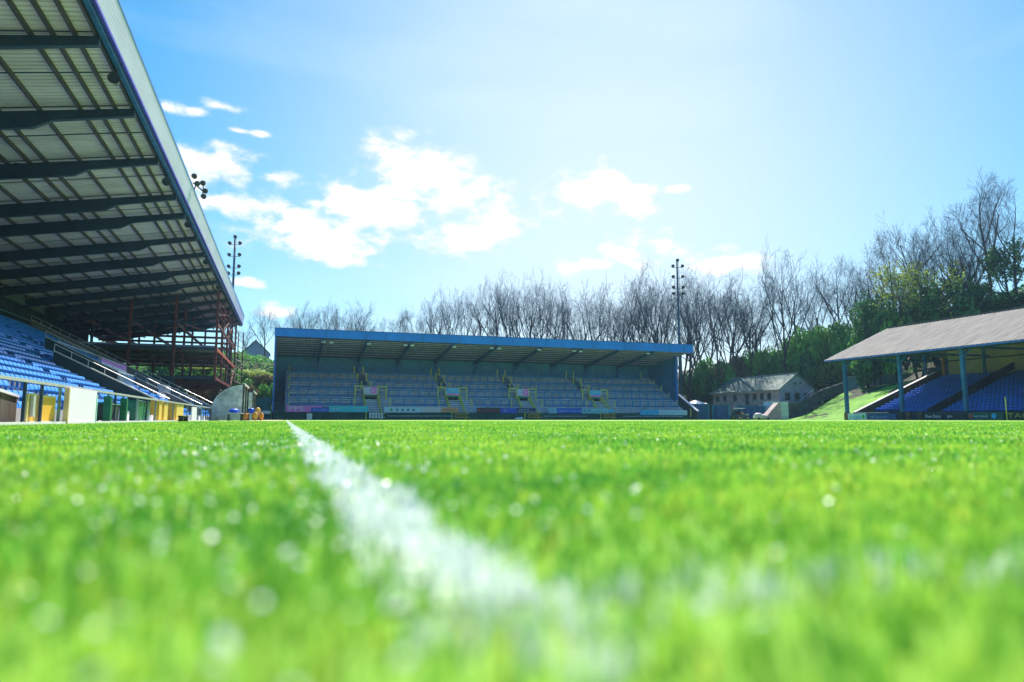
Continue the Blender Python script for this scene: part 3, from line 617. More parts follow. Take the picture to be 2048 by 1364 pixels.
MB().prism([(105.3, 0), (108, 0), (114, 4.5), (105.3, 1.2)], lambda a, b: (-1.6, a, b), lambda a, b: (-.3, a, b)).build('side_ramp', conc_dark, fs_)
SX = (12.9, 26.4, 38.9, 52.8)
# crush barriers
bm_ = M('barrier blue', (.03, .23, .56), .5, 0, .15, 1)
for r_, yb in enumerate((107.8, 110.5, 113.2, 115.9, 118.4)):
    z0 = TZ(yb); edges = [0.2] + [e for s in SX for e in (s - (2.5 if r_ in (0, 1) else 1.0) + (r_ - 2) * -.45, s + (2.5 if r_ in (0, 1) else 1.0) + (r_ - 2) * -.45)] + [68.8]
    if r_ == 4: edges = [.2, 11.9, 13.1, 25.2, 26.4, 37.9, 39, 51.4, 52.6, 67]
    for a, b_ in zip(edges[0::2], edges[1::2]):
        o = MB().bar((a, yb, z0 + 1.12), (b_, yb, z0 + 1.12), .10, .13); o = o.build('crush_barrier', bm_, fs_)
        n = max(1, round((b_ - a) / 1.6)); m = MB()
        for i in range(n + 1): x = a + (b_ - a) * i / n; m.box(x - .10, x + .10, yb - .05, yb + .05, z0 - .1, z0 + 1.1)
        m.bar((a, yb, z0 + .16), (b_, yb, z0 + .16), .08, .22); m.build('barrier_posts', bm_, o)
# stair mouths
for k, sx in enumerate(SX):
    st = MB()
    for i in range(9): st.box(sx - 1.0 + .0, sx + 1.0, 105.3 + i * .5, 105.8 + i * .5, 0, .35 + i * .30)
    so_ = st.build('stairway', conc_dark, fs_)
    for sgn in (-1.15, 1.15):
        r = MB(); r.tube([(sx + sgn, 104.7, 1.1), (sx + sgn, 105.6, 1.5), (sx + sgn, 109.9, 4.6)], .09, 6); r.tube([(sx + sgn, 105.6, .9), (sx + sgn, 109.9, 4.0)], .07, 6)
        for t in range(5): y = 105.2 + t * 1.15; z = 1.35 + (y - 105.6) * .72; r.tube([(sx + sgn, y, z - 1.25), (sx + sgn, y, z + .05)], .085, 6)
        r.build('handrail', yellow, so_)
        r = MB(); x0, x1 = (sx + sgn, sx + sgn * 2.15); zt = 5.35
        r.tube([(x0, 109.6, zt), (x1, 109.6, zt)], .1, 6); r.tube([(x0, 109.6, zt - .55), (x1, 109.6, zt - .55)], .04, 6)
        for x in (x0, x1): r.tube([(x, 109.6, 3.0), (x, 109.6, zt)], .1, 6)
        r.build('guard_rail', yellow, so_)
        MB().tube([(x1 + .25 * sgn, 107.4, 2.0), (x1 + .25 * sgn, 107.4, 3.4)], .08, 6).build('post', yellow, so_)
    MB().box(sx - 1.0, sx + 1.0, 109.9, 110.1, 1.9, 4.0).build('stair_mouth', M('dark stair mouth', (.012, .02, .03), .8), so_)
    MB().box(sx - 1.15, sx + 1.15, 109.7, 109.85, 3.75, 3.95).build('ledge', M('teal ledge', (.02, .32, .34), .6), so_)
    r = MB()
    for j, (yy, zz) in enumerate(((113.0, 0), (115.8, 0), (118.3, 0))):
        off = -.45 - j * .35
        for sg in (-.75, .75): r.tube([(sx + sg + off, yy, TZ(yy)), (sx + sg + off, yy, TZ(yy) + 1.3)], .1, 6)
    r.build('handrail', yellow, so_)
    m = MB()
    for i in range(14): yy = 110.2 + i * .62; m.box(sx - 1.0 - i * .05, sx + .35 - i * .05, yy, yy + .62, TZ(yy) - .2, TZ(yy + .33) + .03)
    m.build('steps', M('steel blue steps', (.03, .08, .12), .8), so_)
    lab = ('pink and pale blue sign over the leftmost stairway of the terrace', 'bright blue sign with pink stripe over the second stairway', 'pink and white sign over the third stairway from left', 'bright blue sign over the rightmost stairway of the terrace')[k]
    sg_ = thing('sign', (sx - .25, 109.3, 4.2), lab, 'sign')
    a, b_ = sx - 1.1, sx + .95
    if k in (0, 2):
        MB().box(a, (a + b_) / 2, 109.25, 109.32, 4.15, 5.25).build('sign_panel', M('pale violet print', (.62, .60, .95), .5), sg_)
        MB().box((a + b_) / 2, b_, 109.25, 109.32, 4.15, 5.25).build('sign_panel', pink, sg_)
        lettering('2', .7, white_p, sg_, (.55, -.08, .55), FACE_S); lettering('GOAL', .26, white_p, sg_, (-.45, -.08, .3), FACE_S, .8)
    else:
        MB().box(a, b_, 109.25, 109.32, 4.4, 5.25).build('sign_panel', cyan_ad, sg_); MB().box(a + .1, b_, 109.25, 109.32, 4.15, 4.4).build('sign_panel', pink, sg_)
        lettering('101', .55, paleb_ad, sg_, (.2, -.08, .7), FACE_S, 1.2)
    MB().box(a - .1, b_ + .1, 109.33, 109.4, 4.05, 5.3).build('backing', rail_g, sg_)
    # gate at foot
    gt = thing('pitch_gate', (sx + .2, 104.9, 0), 'slatted %s gate at the foot of the %s terrace stairway' % (('white', 'leftmost') if k == 0 else ('brown yellow', ('leftmost', 'second', 'third', 'rightmost')[k])), 'gate')
    for i in range(5): MB().box(sx - .7 + i * .45, sx - .4 + i * .45, 104.95, 105.0, .25, 1.15).build('slat', white_p if k == 0 else M('brown yellow slat', (.42, .24, .05), .6), gt)
    MB().box(sx - .75, sx + 1.75, 105.0, 105.05, .35, .45).build('rail', yellow, gt); MB().box(sx - .75, sx + 1.75, 105.0, 105.05, .95, 1.05).build('rail', yellow, gt)
m = MB(); m.tube([(.3, 106.2, 1.2), (.3, 118.3, 9.0)], .05); 
for y in (106.3, 109, 111.7, 114.4, 117.1, 118.4): m.tube([(.3, y, TZ(y)), (.3, y, TZ(y) + 1.15)], .09)
m.build('end_rail', yellow, fs_)
m = MB()
for X, y in ((68.7, 108), (68.7, 110.8), (68.7, 113.4), (68.7, 116), (67.2, 118.5), (69.6, 105)): m.tube([(X, y, TZ(y) - .2), (X, y, TZ(y) + 1.25)], .1)
m.build('end_rail', yellow, fs_)
# lights along the fascia
wl = M('white lamp casing', (.8, .85, .85), .4, 0, .05, 2)
first = None
for i, x in enumerate((642, 658, 734, 808, 822, 907, 983, 998, 1079, 1150, 1163, 1299)):
    p_ = atY(x, 838, 105.6); lab = '%s white eaves lamp, counted from the left end of the far stand' % ('first', 'second', 'third', 'fourth', 'fifth', 'sixth', 'seventh', 'eighth', 'ninth', 'tenth', 'eleventh', 'twelfth')[i]
    if first is None:
        first = thing('eaves_lamp', (0, 0, 0), lab, 'lamp', 'lamps hung below the far stand fascia')
        MB().hexa([(-.34, -.2, -.3), (.34, -.2, -.3), (.34, .2, -.34), (-.34, .2, -.34), (-.26, -.12, -.08), (.26, -.12, -.08), (.26, .16, -.08), (-.26, .16, -.08)]).build('lamp_head', wl, first, bevel=.02)
        MB().box(-.03, .03, -.02, .02, -.1, .25).build('bracket', steel_blue, first); index_kids(first); first.location = (p_.x, 105.6, 12.1)
    else: copy_tree(first, (p_.x, 105.6, 12.05), lab)
# advertising boards on the front wall
def board(xa, xb, z0, z1, mat, label, items=(), Y=105.05, th=.05, slant=0):
    o = thing('advertising_board', ((xa + xb) / 2, Y, z0), label, 'advertising board')
    MB().hexa([(xa - slant, Y, z0), (xb, Y, z0), (xb, Y + th, z0), (xa - slant, Y + th, z0), (xa, Y, z1), (xb, Y, z1), (xb, Y + th, z1), (xa, Y + th, z1)]).build('board_face', mat, o)
    h = z1 - z0
    for it in items:
        if it[0] == 't': lettering(it[1], h * it[4], it[2], o, ((xb - xa) * (it[3] - .5), -.015, h * (it[5] if len(it) > 5 else .47)), FACE_S, it[6] if len(it) > 6 else None)
        elif it[0] == 'dot': c = ((xa + xb) / 2 + (xb - xa) * (it[2] - .5)); MB().tube([(c, Y - .012, z0 + h * .5), (c, Y, z0 + h * .5)], h * it[3], 16).build('emblem', it[1], o)
        else: a, b_ = xa + (xb - xa) * it[2], xa + (xb - xa) * it[3]; MB().box(a, b_, Y - .01, Y - .001, z0 + h * it[4], z0 + h * it[5]).build('print', it[1], o)
    return o
bl = [(0.05, 5.2, 1.2, 2.12, pink, 'pink board lettered PPS at the left end of the far stand', [('t', 'PPS', white_p, .27, .95, .5, 2.1)]),
      (3.6, 6.15, 1.2, 1.85, blue_ad, 'dark blue board with pale script between the pink and turquoise boards', [('t', 'Kitchens', paleb_ad, .5, .5, .5, 1.9)]),
      (6.2, 12.0, 1.2, 2.12, teal_ad, 'turquoise board just left of the leftmost stairway', [('t', 'O', white_p, .12, .6), ('t', 'O', white_p, .22, .6), ('t', 'JO', paleb_ad, .75, .55)]),
      (14.5, 20.3, 1.15, 2.0, paleb_ad, 'pale blue board with one green and four dark emblems', [('dot', green_t, .19, .26)] + [('dot', M('dark teal print', (.03, .18, .25), .5), .34 + .15 * i, .24) for i in range(4)]),
      (20.35, 23.4, 1.2, 2.0, peach_ad, 'pale pink board between the emblem board and salmon board', [('t', 'LISTEN', orange_ad, .5, .45, .5, 1.8)]),
      (23.45, 26.3, 1.2, 2.0, orange_ad, 'salmon orange board with brown lettering', [('t', 'NJAKAL', brown_t, .5, .5, .5, 2.2)]),
      (29.4, 33.4, 1.15, 1.95, M('dark maroon print', (.05, .02, .04), .5), 'dark board with red dot and red lettering', [('dot', red_t, .08, .32), ('t', 'vanzomo', red_t, .58, .8, .5, 3.0)]),
      (33.45, 36.2, 1.1, 1.95, M('bright violet blue print', (.04, .08, .65), .5), 'violet blue board beside the red lettered board', [('t', 'C-', paleb_ad, .3, .7), ('bar', blue_ad, .5, .95, .2, .8)]),
      (36.25, 39.6, 1.1, 1.95, navy_ad, 'navy board with two lines of small white lettering', [('t', 'Jones & Sons', white_p, .4, .42, .68, 1.8), ('t', 'Building Services', white_p, .5, .42, .26, 2.8)]),
      (41.9, 43.4, 1.1, 1.95, M('pale cyan print', (.25, .60, .80), .5), 'small pale cyan board right of the third stairway', [('t', 'JP', pink, .5, .6)]),
      (43.45, 48.0, 1.1, 1.95, blue_ad, 'royal blue board with thin pale lettering', [('t', 'sustainability', paleb_ad, .26, .42, .5, 2.0), ('t', 'engineering', paleb_ad, .76, .42, .5, 2.0)]),
      (48.05, 53.2, 1.1, 1.95, M('pale sky print', (.35, .66, .85), .5), 'pale sky blue board lettered FLM in dark capitals', [('t', 'FLM', navy_ad, .2, .75, .5, 1.3), ('t', 'construction', teal, .68, .5, .5, 2.4)]),
      (53.25, 54.1, 1.2, 1.8, cyan_ad, 'tiny blue board left of the rightmost stairway foot', []),
      (59.6, 63.0, .85, 1.75, cyan_ad, 'slanted sky blue board near the right end of the wall', []),
      (63.05, 68.9, .85, 1.7, paleb_ad, 'long pale board at the right end of the far wall', [('t', 'community trust', cyan_ad, .5, .4, .5, 4.4)])]
for (a, b_, z0, z1, mt, lb, it) in bl: board(a, b_, z0, z1, mt, lb, it, slant=.5 if 'slanted' in lb else 0, Y=105.05 - (.06 if 'script' in lb else 0))
for (a, b_) in ((15, 26), (41, 49), (56, 68)): MB().box(a, b_, 105.1, 105.18, .55, .68).build('stripe', M('faded white stripe', (.35, .5, .5), .8), fs_)
o = box_thing('white_bin', 3.35, 103.6, .75, .5, .95, white_p, 'white box on the grass before the pink board', 'box', lid=rail_g)
m = MB(); m.ball((0, 0, .2), .35, sq=(1.5, .7, .6)); m.ball((.6, .1, .24), .3, sq=(1.2, .8, .75)); o = m.build('kit_bag', white_p, smooth=True); o.location = (35.2, 101.5, .0); tag(o, 'pair of white kit bags lying on the grass below the violet blue board', 'bag')
m = MB(); 
for a, b_ in (((-5.2, 105.6), (-2.05, 105.6)),): m.box(a[0], b_[0], a[1], a[1] + .1, 0, 3.3)
f_ = m.build('hoarding_fence', M('blue green hoarding', (.01, .12, .17), .7, 0, .25, .8), loc=(-3.6, 105.6, 0)); tag(f_, 'blue green solid fence in the gap between the two stands', 'fence')
MB().box(-5.25, -5.1, 105.4, 105.58, 0, 3.4).build('post', post_g, f_); MB().box(-4.9, -2.1, 105.3, 105.55, .9, 1.35).build('board', white_p, f_)
m = MB()
for z in (1.4, 2.1, 2.6): m.ball((-2.5 + .3 * math.sin(z * 9), 105.3, z), .26)
tag(box_thing('white_case', -4.95, 101, 1.0, .7, 1.05, white_p, 'white box before the blue green fence left of the far stand', 'box', lid=rail_g))

# dugouts and kit trolleys on the left touchline
persp = M('pale mottled perspex', (.62, .70, .74), .15, 0, .35, 1.2, spec=.8)  # pale base colour with a random mottle
persp.node_tree.nodes['Principled BSDF'].inputs['Alpha'].default_value = .6
def dugout(ya, yb, H, label):
    o = thing('dugout', (-4.8, (ya + yb) / 2, 0), label, 'dugout'); arc = []
    for i in range(9): t = i / 8 * math.pi / 2; arc.append((-6.15 + 2.55 * (1 - math.cos(t)), .9 + (H - .9) * math.sin(t)))
    m = MB()
    for (xa, za), (xb, zb) in zip(arc[:-1], arc[1:]): m.hexa([(xa, ya, za), (xb, ya, zb), (xb, yb, zb), (xa, yb, za), (xa, ya, za + .05), (xb, ya, zb + .05), (xb, yb, zb + .05), (xa, yb, za + .05)])
    m.box(-6.2, -6.13, ya, yb, 0, .9); m.build('canopy', black, o)
    for y in (ya, yb): MB().prism([(-6.12, .05)] + arc + [(-3.62, .05)], lambda a, b: (a, y - .015, b), lambda a, b: (a, y + .015, b)).build('side_panel', persp, o)
    for y in (ya, (ya + yb) / 2, yb): MB().box(-3.64, -3.52, y - .06, y + .06, 0, H).build('post', black, o)
    MB().box(-3.66, -3.5, ya, yb, H - .02, H + .14).build('front_trim', M('pale trim', (.7, .66, .68), .5), o)
    m = MB().box(-6.0, -5.5, ya + .2, yb - .2, .35, .5); m.box(-6.08, -5.98, ya + .2, yb - .2, .5, 1.0); m.build('bench', blue_ad, o)
    return o
dugout(63.5, 71, 3.15, 'arched home dugout with dark posts at the near end')
dugout(82, 90, 3.2, 'second arched dugout farther along the left touchline')
def trolley(x, y, label, topm, kit):
    o = thing('kit_table', (x, y, 0), label, 'table')
    MB().box(x - .6, x + .6, y - .8, y + .8, .58, .66).build('table_top', topm, o, bevel=.01)
    for sx in (-.5, .5):
        for sy in (-.7, .7): MB().box(x + sx - .04, x + sx + .04, y + sy - .04, y + sy + .04, 0, .58).build('leg', black, o)
    return o
trolley(-4.1, 62.0, 'low dark table in front of the first dugout', M('pale violet top', (.45, .5, .75), .5), 0)
trolley(-2.7, 66.0, 'low pale table right of the first dugout post', M('pale violet top', (.45, .5, .75), .5), 0)
def bag(x, y, z, s, mat, label):
    m = MB(); m.ball((0, 0, s[2] / 2), .5, sq=(s[0], s[1], s[2])); o = m.build('kit_bag', mat, smooth=True); o.location = (x, y, z); tag(o, label, 'bag'); b2 = MB(); b2.tube([(-.2 * s[0], 0, s[2] * .9), (0, 0, s[2] * 1.15), (.2 * s[0], 0, s[2] * .9)], .02, 5); b2.build('strap', black, o)
bag(-4.2, 62.0, .66, (.9, 1.0, .38), blue_ad, 'blue kit bag on the table before the first dugout')
bag(-3.0, 66.0, .66, (.6, .6, .5), blue_ad, 'royal blue kit bag on the pale table')
bag(-2.45, 66.1, .66, (.5, .5, .55), gate_y, 'amber kit bag on the pale table')
bag(-3.4, 65.2, .0, (.5, .5, .7), M('orange bib cloth', (.8, .3, .05), .8), 'orange bag on the grass by the dugout post')
bag(-2.6, 65.0, .0, (.5, .5, .8), gate_y, 'amber sack on the grass under the pale table')
bag(-2.1, 65.1, .0, (.45, .5, .75), M('orange bib cloth', (.8, .3, .05)), 'orange sack on the grass at the right of the pale table')

# ------------------------------------------------------------------ right stand
rs = thing('main_stand', (82, 50, 0), 'old seated stand with grey pitched roof on blue posts at the right edge', 'grandstand')
EX, EZ, GX, GZ, YE = 73.0, 8.45, 85.4, 13.7, 76.2
YR = 18
m = MB()
def ribbed(m, X0, Z0, X1, Z1, y0, y1, p=.6, d=.06, th=.05):
    y = y0; pf = []
    while y < y1: pf += [(y, 0), (min(y + p / 2, y1), d)]; y += p
    pf.append((y1, 0))
    for (a, za), (b_, zb) in zip(pf[:-1], pf[1:]): m.quad((X0, a, Z0 + za), (X0, b_, Z0 + zb), (X1, b_, Z1 + zb), (X1, a, Z1 + za)); m.quad((X0, a, Z0 + za - th), (X0, b_, Z0 + zb - th), (X1, b_, Z1 + zb - th), (X1, a, Z1 + za - th)); m.quad((X0, a, Z0 + za), (X0, b_, Z0 + zb), (X0, b_, Z0 + zb - th), (X0, a, Z0 + za - th))
    return m
ribbed(m, EX, EZ, GX, GZ, YR, YE).build('roof', roof_gr, rs)
m = MB(); ribbed(m, 96, 9.4, GX, GZ, YR, YE).build('roof', roof_gr, rs)
MB().bar((GX, YR, GZ + .08), (GX, YE, GZ + .08), .5, .1).build('ridge_cap', roof_gr, rs)
MB().bar((EX - .05, YR, EZ - .12), (EX - .05, YE, EZ - .12), .1, .22).build('gutter', M('blue gutter', (.05, .14, .55), .5), rs)
MB().bar((EX, YE - .05, EZ - .08), (GX, YE - .05, GZ - .08), .1, .2).build('barge_board', M('pale barge board', (.5, .5, .52), .6), rs)
tealp = M('teal post paint', (.015, .14, .36), .5, 0, .2, 1.5)
for Y in (73.3, 64.5, 56.1, 47.6, 39, 30.5):
    c = MB().box(73.55, 73.95, Y - .2, Y + .2, 1.0, EZ + .1).build('post', tealp, rs)
    MB().box(73.45, 74.05, Y - .3, Y + .3, 0, 1.02).build('plinth', brick if Y > 70 else dark, c)
    MB().bar((73.75, Y, 7.1), (75.1, Y, 8.6), .12).build('bracket', tealp, c); MB().bar((73.75, Y, 7.1), (73.75, Y - 1.1, 8.1), .1).build('bracket', tealp, c)
    MB().bar((73.2, Y, EZ - .2), (GX, Y, GZ - .4), .16, .3).build('rafter', tealp, rs)
    MB().bar((74, Y, EZ + .0), (92, Y, EZ + .2), .12, .25).build('tie_beam', tealp, rs)
    MB().box(88.6, 88.9, Y - .15, Y + .15, 5, 12.5).build('rear_post', tealp, rs)
MB().bar((74, YR, EZ - .15), (74, YE - 1, EZ - .15), .2, .35).build('eaves_beam', navy, rs)
SR = lambda X: .55 + (X - 74.6) * .385
m = MB()
for i in range(18): X = 75 + i * .8; m.box(X, X + .8, YR, 71.6, SR(X) - .6, SR(X))
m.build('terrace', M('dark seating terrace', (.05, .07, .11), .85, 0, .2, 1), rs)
sw = MB().prism([(73.8, 0), (90.5, 5.8), (90.5, 7.2), (88.9, 6.85), (73.6, 1.02), (73.6, 0)], lambda a, b: (a, 71.8, b), lambda a, b: (a, 72.15, b)).build('side_wall', brick, rs)
MB().bar((73.6, 71.97, 1.07), (88.9, 71.97, 6.9), .45, .08).build('coping', M('pale coping', (.62, .60, .56)), sw)
MB().box(73.7, 74.0, YR, 66.5, 0, 1.0).build('front_wall', M('dark navy front wall', (.015, .04, .07), .7, 0, .2, 1), rs)
MB().box(73.7, 74.0, 66.6, 72, .92, 1.02).build('front_rail', rail_g, rs)
MB().box(89.8, 90.1, YR, 70.5, 6.0, 10.6).build('rear_wall', cream, rs)
MB().box(89.6, 89.79, YR, 70.5, 8.3, 8.45).build('rear_rail', brown_b, rs)
MB().box(88.6, 88.9, 70.3, 70.6, 6.3, 8.8).build('door_jamb', M('orange brown timber', (.40, .16, .04), .7), rs)
MB().prism([(74.2, .5), (89.6, 6.6), (89.6, 7.5), (74.2, 1.4)], lambda a, b: (a, 61.2, b), lambda a, b: (a, 61.4, b)).build('gangway_wall', M('very dark slate wall', (.02, .03, .045), .8), rs)
gb = MB().box(80.5, 84, 48.4, 52.0, 4.5, 6.4).build('press_box', M('dark teal box', (.015, .05, .07), .6), rs); MB().box(80.3, 84.2, 48.2, 52.2, 6.4, 6.6).build('roof', M('pale box roof', (.32, .38, .42), .6), gb); MB().box(80.44, 80.5, 48.8, 51.6, 5.2, 6.0).build('window', glass, gb)
sp2 = []
for i in range(17):
    X = 75.35 + i * .8; Y = 24
    while Y < 71.2:
        if not (60.6 < Y < 62.2 or 44 < Y < 45.4 or (i < 1 and Y > 66)): sp2.append((X, Y, SR(75 + i * .8)))
        Y += .52
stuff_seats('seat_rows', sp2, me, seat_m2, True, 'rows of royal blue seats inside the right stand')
def wboard(x1, x2, z0, z1, mat, label, items=(), X=73.35):
    ya, yb = atX(x1, 838, X).y, atX(x2, 838, X).y    # ya > yb
    o = thing('advertising_board', (X, (ya + yb) / 2, z0), label, 'advertising board'); MB().box(X, X + .06, yb, ya, z0, z1).build('board_face', mat, o); h = z1 - z0
    for it in items:
        if it[0] == 't': lettering(it[1], h * it[4], it[2], o, (-.015, (ya - yb) * (.5 - it[3]), h * .48), FACE_W, it[5] if len(it) > 5 else None)
        else: c = yb + (ya - yb) * (1 - it[2]); MB().tube([(X - .012, c, z0 + h / 2), (X, c, z0 + h / 2)], h * it[3], 16).build('emblem', it[1], o)
dkb = M('blue black print', (.01, .03, .06), .5)
wboard(1696, 1733, .05, .9, M('pale blue white print', (.5, .65, .85), .5), 'pale blue board with green patch at the left end of the right stand', [('t', 'kindpath', cyan_ad, .35, .4, 1.5), ('d', green_t, .84, .3)])
wboard(1735, 1792, .05, .8, blue_dark, 'dull blue slatted board left of the second blue post', [('t', 'rapid glazing ltd', paleb_ad, .4, .35, 2.6)])
wboard(1848, 1884, .05, .9, dkb, 'dark board with white script lettering under the right stand', [('t', 'Oven Store', white_p, .5, .6, 2.0)])
wboard(1886, 1934, .05, .9, dkb, 'dark board with one small white word by the third post', [('t', 'igloo', white_p, .3, .45, .6)])
wboard(1936, 1978, .05, .9, M('bottle green print', (.02, .12, .10), .5), 'bottle green board with red emblem and pale lettering', [('d', red_t, .14, .3), ('t', 'harrison', paleb_ad, .62, .45, 1.6)])
wboard(1980, 2008, .05, .9, M('bottle green print', (.02, .12, .10)), 'dark board with round sky blue emblem', [('d', cyan_ad, .3, .33)])
wboard(2012, 2075, .05, .95, M('near black print', (.012, .03, .03), .5), 'black board lettered TAG at the far right edge', [('t', 'TAG', M('gold lettering', (.55, .48, .12), .5), .42, .85, 2.2)])
for (x, lab) in ((1818, 'short brown brick pier left of the script board'), (1842, 'short brown brick pier touching the script board')):
    p_ = atX(x, 838, 73.5); tag(MB().box(73.3, 73.75, p_.y - .22, p_.y + .22, 0, 1.05).build('brick_pier', brick, loc=(73.5, p_.y, 0)), lab, 'pier')
p_ = atX(2014, 838, 72.6); tag(MB().tube([(72.6, p_.y, 0), (72.6, p_.y, 2.5)], .06, 8).build('yellow_pole', yellow, loc=(72.6, p_.y, 0)), 'thin yellow pole on the grass left of the TAG board', 'pole')

# ------------------------------------------------------------------ clubhouse corner
ch = thing('clubhouse', (94, 116, 0), 'two storey buff clubhouse with green slate roof beside the grass slope', 'building')
CX0, CX1, CY0, CY1, CE, CR = 90.0, 98.0, 105.5, 127, 6.0, 8.9
MB().box(CX0, CX1, CY0 + .3, CY1, 0, CE).build('wall', stone_w, ch)
MB().prism([(CX0, 0), (CX1, 0), (CX1, CE), ((CX0 + CX1) / 2, CR - .1), (CX0, CE)], lambda a, b: (a, CY0, b), lambda a, b: (a, CY0 + .29, b)).build('gable_wall', M('grey gable render', (.32, .34, .46), .85, 0, .15, 1), ch)
MB().prism([(CX0, CE), (CX1, CE), ((CX0 + CX1) / 2, CR - .1)], lambda a, b: (a, CY1 - .3, b), lambda a, b: (a, CY1, b)).build('gable_wall', stone_w, ch)
xm = (CX0 + CX1) / 2
for s_ in (-1, 1):
    xe = xm + s_ * 4.6; ze = CE - .35
    MB().hexa([(xe, CY0 - .4, ze), (xm, CY0 - .4, CR), (xm, CY1 + .4, CR), (xe, CY1 + .4, ze), (xe, CY0 - .4, ze + .14), (xm, CY0 - .4, CR + .14), (xm, CY1 + .4, CR + .14), (xe, CY1 + .4, ze + .14)]).build('roof', slate, ch)
MB().bar((xm, CY0 - .5, CR + .18), (xm, CY1 + .4, CR + .18), .35, .14).build('ridge_tile', M('pale ridge tile', (.5, .48, .46), .8), ch)
MB().bar((xm - 4.62, CY0 - .4, CE - .38), (xm - 4.62, CY1 + .4, CE - .38), .1, .16).build('gutter', M('buff gutter', (.45, .36, .26), .7), ch)
def window_w(y, z, w=1.1, h=1.2):
    f = MB().box(CX0 - .05, CX0 + .02, y - w / 2, y + w / 2, z - h / 2, z + h / 2).build('window', M('dark window frame', (.10, .10, .10), .6), ch)
    MB().box(CX0 - .07, CX0 - .052, y - w / 2 + .1, y + w / 2 - .1, z - h / 2 + .1, z + h / 2 - .1).build('pane', glass, f); MB().box(CX0 - .14, CX0 - .01, y - w / 2 - .1, y + w / 2 + .1, z - h / 2 - .12, z - h / 2 - .01).build('sill', concrete, f)
for y in (125.2, 122.6, 119.2, 112.9, 108.6, 110.7): window_w(y, 4.6)
d_ = MB().box(CX0 - .06, CX0 + .02, 114.7, 115.8, 3.0, 5.2).build('door', M('dark door', (.04, .06, .08), .6), ch); MB().box(CX0 - .1, CX0 - .06, 114.8, 114.9, 4.0, 4.15).build('handle', rail_g, d_)
MB().box(CX0 - 1.3, CX0 - .02, 112, 116.8, 5.35, 5.5).build('porch_canopy', M('pale canopy board', (.6, .5, .4), .7), ch)
m = MB()
for i in range(10): m.box(CX0 - 1.3, CX0 - .1, 116.2 - i * .0 + i * .38, 116.6 + i * .38, 0, 3.0 - i * .3)
m.build('outside_stair', conc_dark, ch)
m = MB().box(CX0 - 1.35, CX0 - .1, 112, 116.2, 2.75, 2.95); m.build('landing', concrete, ch)
for x in (91.7, 94.0, 96.3):
    f = MB().box(x - .6, x + .6, CY0 - .06, CY0 + .01, 3.8, 5.2).build('window', M('dark window frame', (.10, .10, .10)), ch); MB().box(x - .5, x + .5, CY0 - .08, CY0 - .062, 3.9, 5.1).build('pane', glass, f); MB().box(x - .7, x + .7, CY0 - .16, CY0 - .01, 3.65, 3.79).build('sill', concrete, f)
MB().box(CX0 - .02, CX0 + 6, CY0 - .3, CY0 - .01, 3.2, 3.4).build('string_course', concrete, ch)
MB().box(93.4, 93.9, CY0 - .05, CY0 - .01, 6.8, 7.2).build('vent', dark, ch); MB().box(94.7, 95.1, CY0 - .05, CY0 - .01, 7.0, 7.3).build('vent', dark, ch)
# white container with a dark emblem
a, b_ = atY(1546, 838, 101), atY(1578, 838, 101); zc = topz(1560, 803, math.hypot(a.x, 101))
c = thing('container', ((a.x + b_.x) / 2, 102, 0), 'white storage container with small dark emblem below the clubhouse', 'container')
MB().box(a.x, b_.x, 101, 103.4, .08, zc).build('container_body', M('container white', (.80, .84, .92), .5, 0, .06, .8), c, bevel=.03)
for i in range(3): MB().box(a.x + .1, b_.x - .1, 100.96, 100.995, .6 + i * .9, .66 + i * .9).build('door_bar', M('pale blue bar', (.42, .52, .68), .5), c)
em = MB(); cx = a.x + (b_.x - a.x) * .3; em.prism([(cx - .28, zc - .75), (cx + .35, zc - .72), (cx + .28, zc - 1.0), (cx + .1, zc - 1.05), (cx + .05, zc - 1.5), (cx - .12, zc - 1.5), (cx - .12, zc - 1.05), (cx - .2, zc - .98)], lambda p, q: (p, 100.94, q), lambda p, q: (p, 100.985, q)); em.build('emblem', navy, c)
for x in (a.x + .15, b_.x - .15): MB().box(x - .12, x + .12, 101.1, 103.3, 0, .09).build('foot', dark, c)
# retaining wall and stair rails
rwx = b_.x + .1
w_ = MB().prism([(rwx, 0), (rwx + 3.2, 1.0), (rwx + 9, 3.6), (rwx + 16, 6.0), (rwx + 16, 7.6), (rwx + 9, 5.7), (rwx + 3.6, 3.2), (rwx, 3.1)], lambda p, q: (p, 102.2, q), lambda p, q: (p, 102.7, q)).build('retaining_wall', conc_dark, loc=(rwx, 102.2, 0)); tag(w_, 'dark stone retaining wall climbing beside the grass slope', 'wall')
MB().bar((rwx, 102.45, 3.14), (rwx + 3.6, 102.45, 3.24), .6, .1).build('coping', concrete, w_)
for i, (x1, y1, x2, y2, lb) in enumerate(((1600, 802, 1628, 778, 'leftmost pale stair handrail by the clubhouse gable'), (1618, 803, 1645, 782, 'middle pale stair handrail by the clubhouse gable'), (1626, 806, 1662, 777, 'right hand pale stair handrail by the clubhouse gable'), (1682, 772, 1712, 757, 'upper pale handrail climbing behind the leftmost blue post'))):
    Yh = 103.2 + i * .5; p1, p2 = atY(x1, y1, Yh), atY(x2, y2, Yh); o = thing('stair_handrail', p1, lb, 'handrail', 'stair handrails beside the clubhouse')
    MB().tube([p1, p2], .07, 6).build('rail', rail_g, o)
    for t in (0.03, .5, .97): q = p1.lerp(p2, t); MB().tube([(q.x, q.y, bank(q.x, q.y) - .2), q], .05, 5).build('post', rail_g, o)
w_ = thing('boundary_wall', (107, 92, 6), 'long blue grey wall along the top of the grass slope', 'wall')
pts = [atY(1705, 752, 101), atX(1860, 743, 112)]
pw = [(rwx + 13.5, 101.5), (112, 86), (106, 74)]
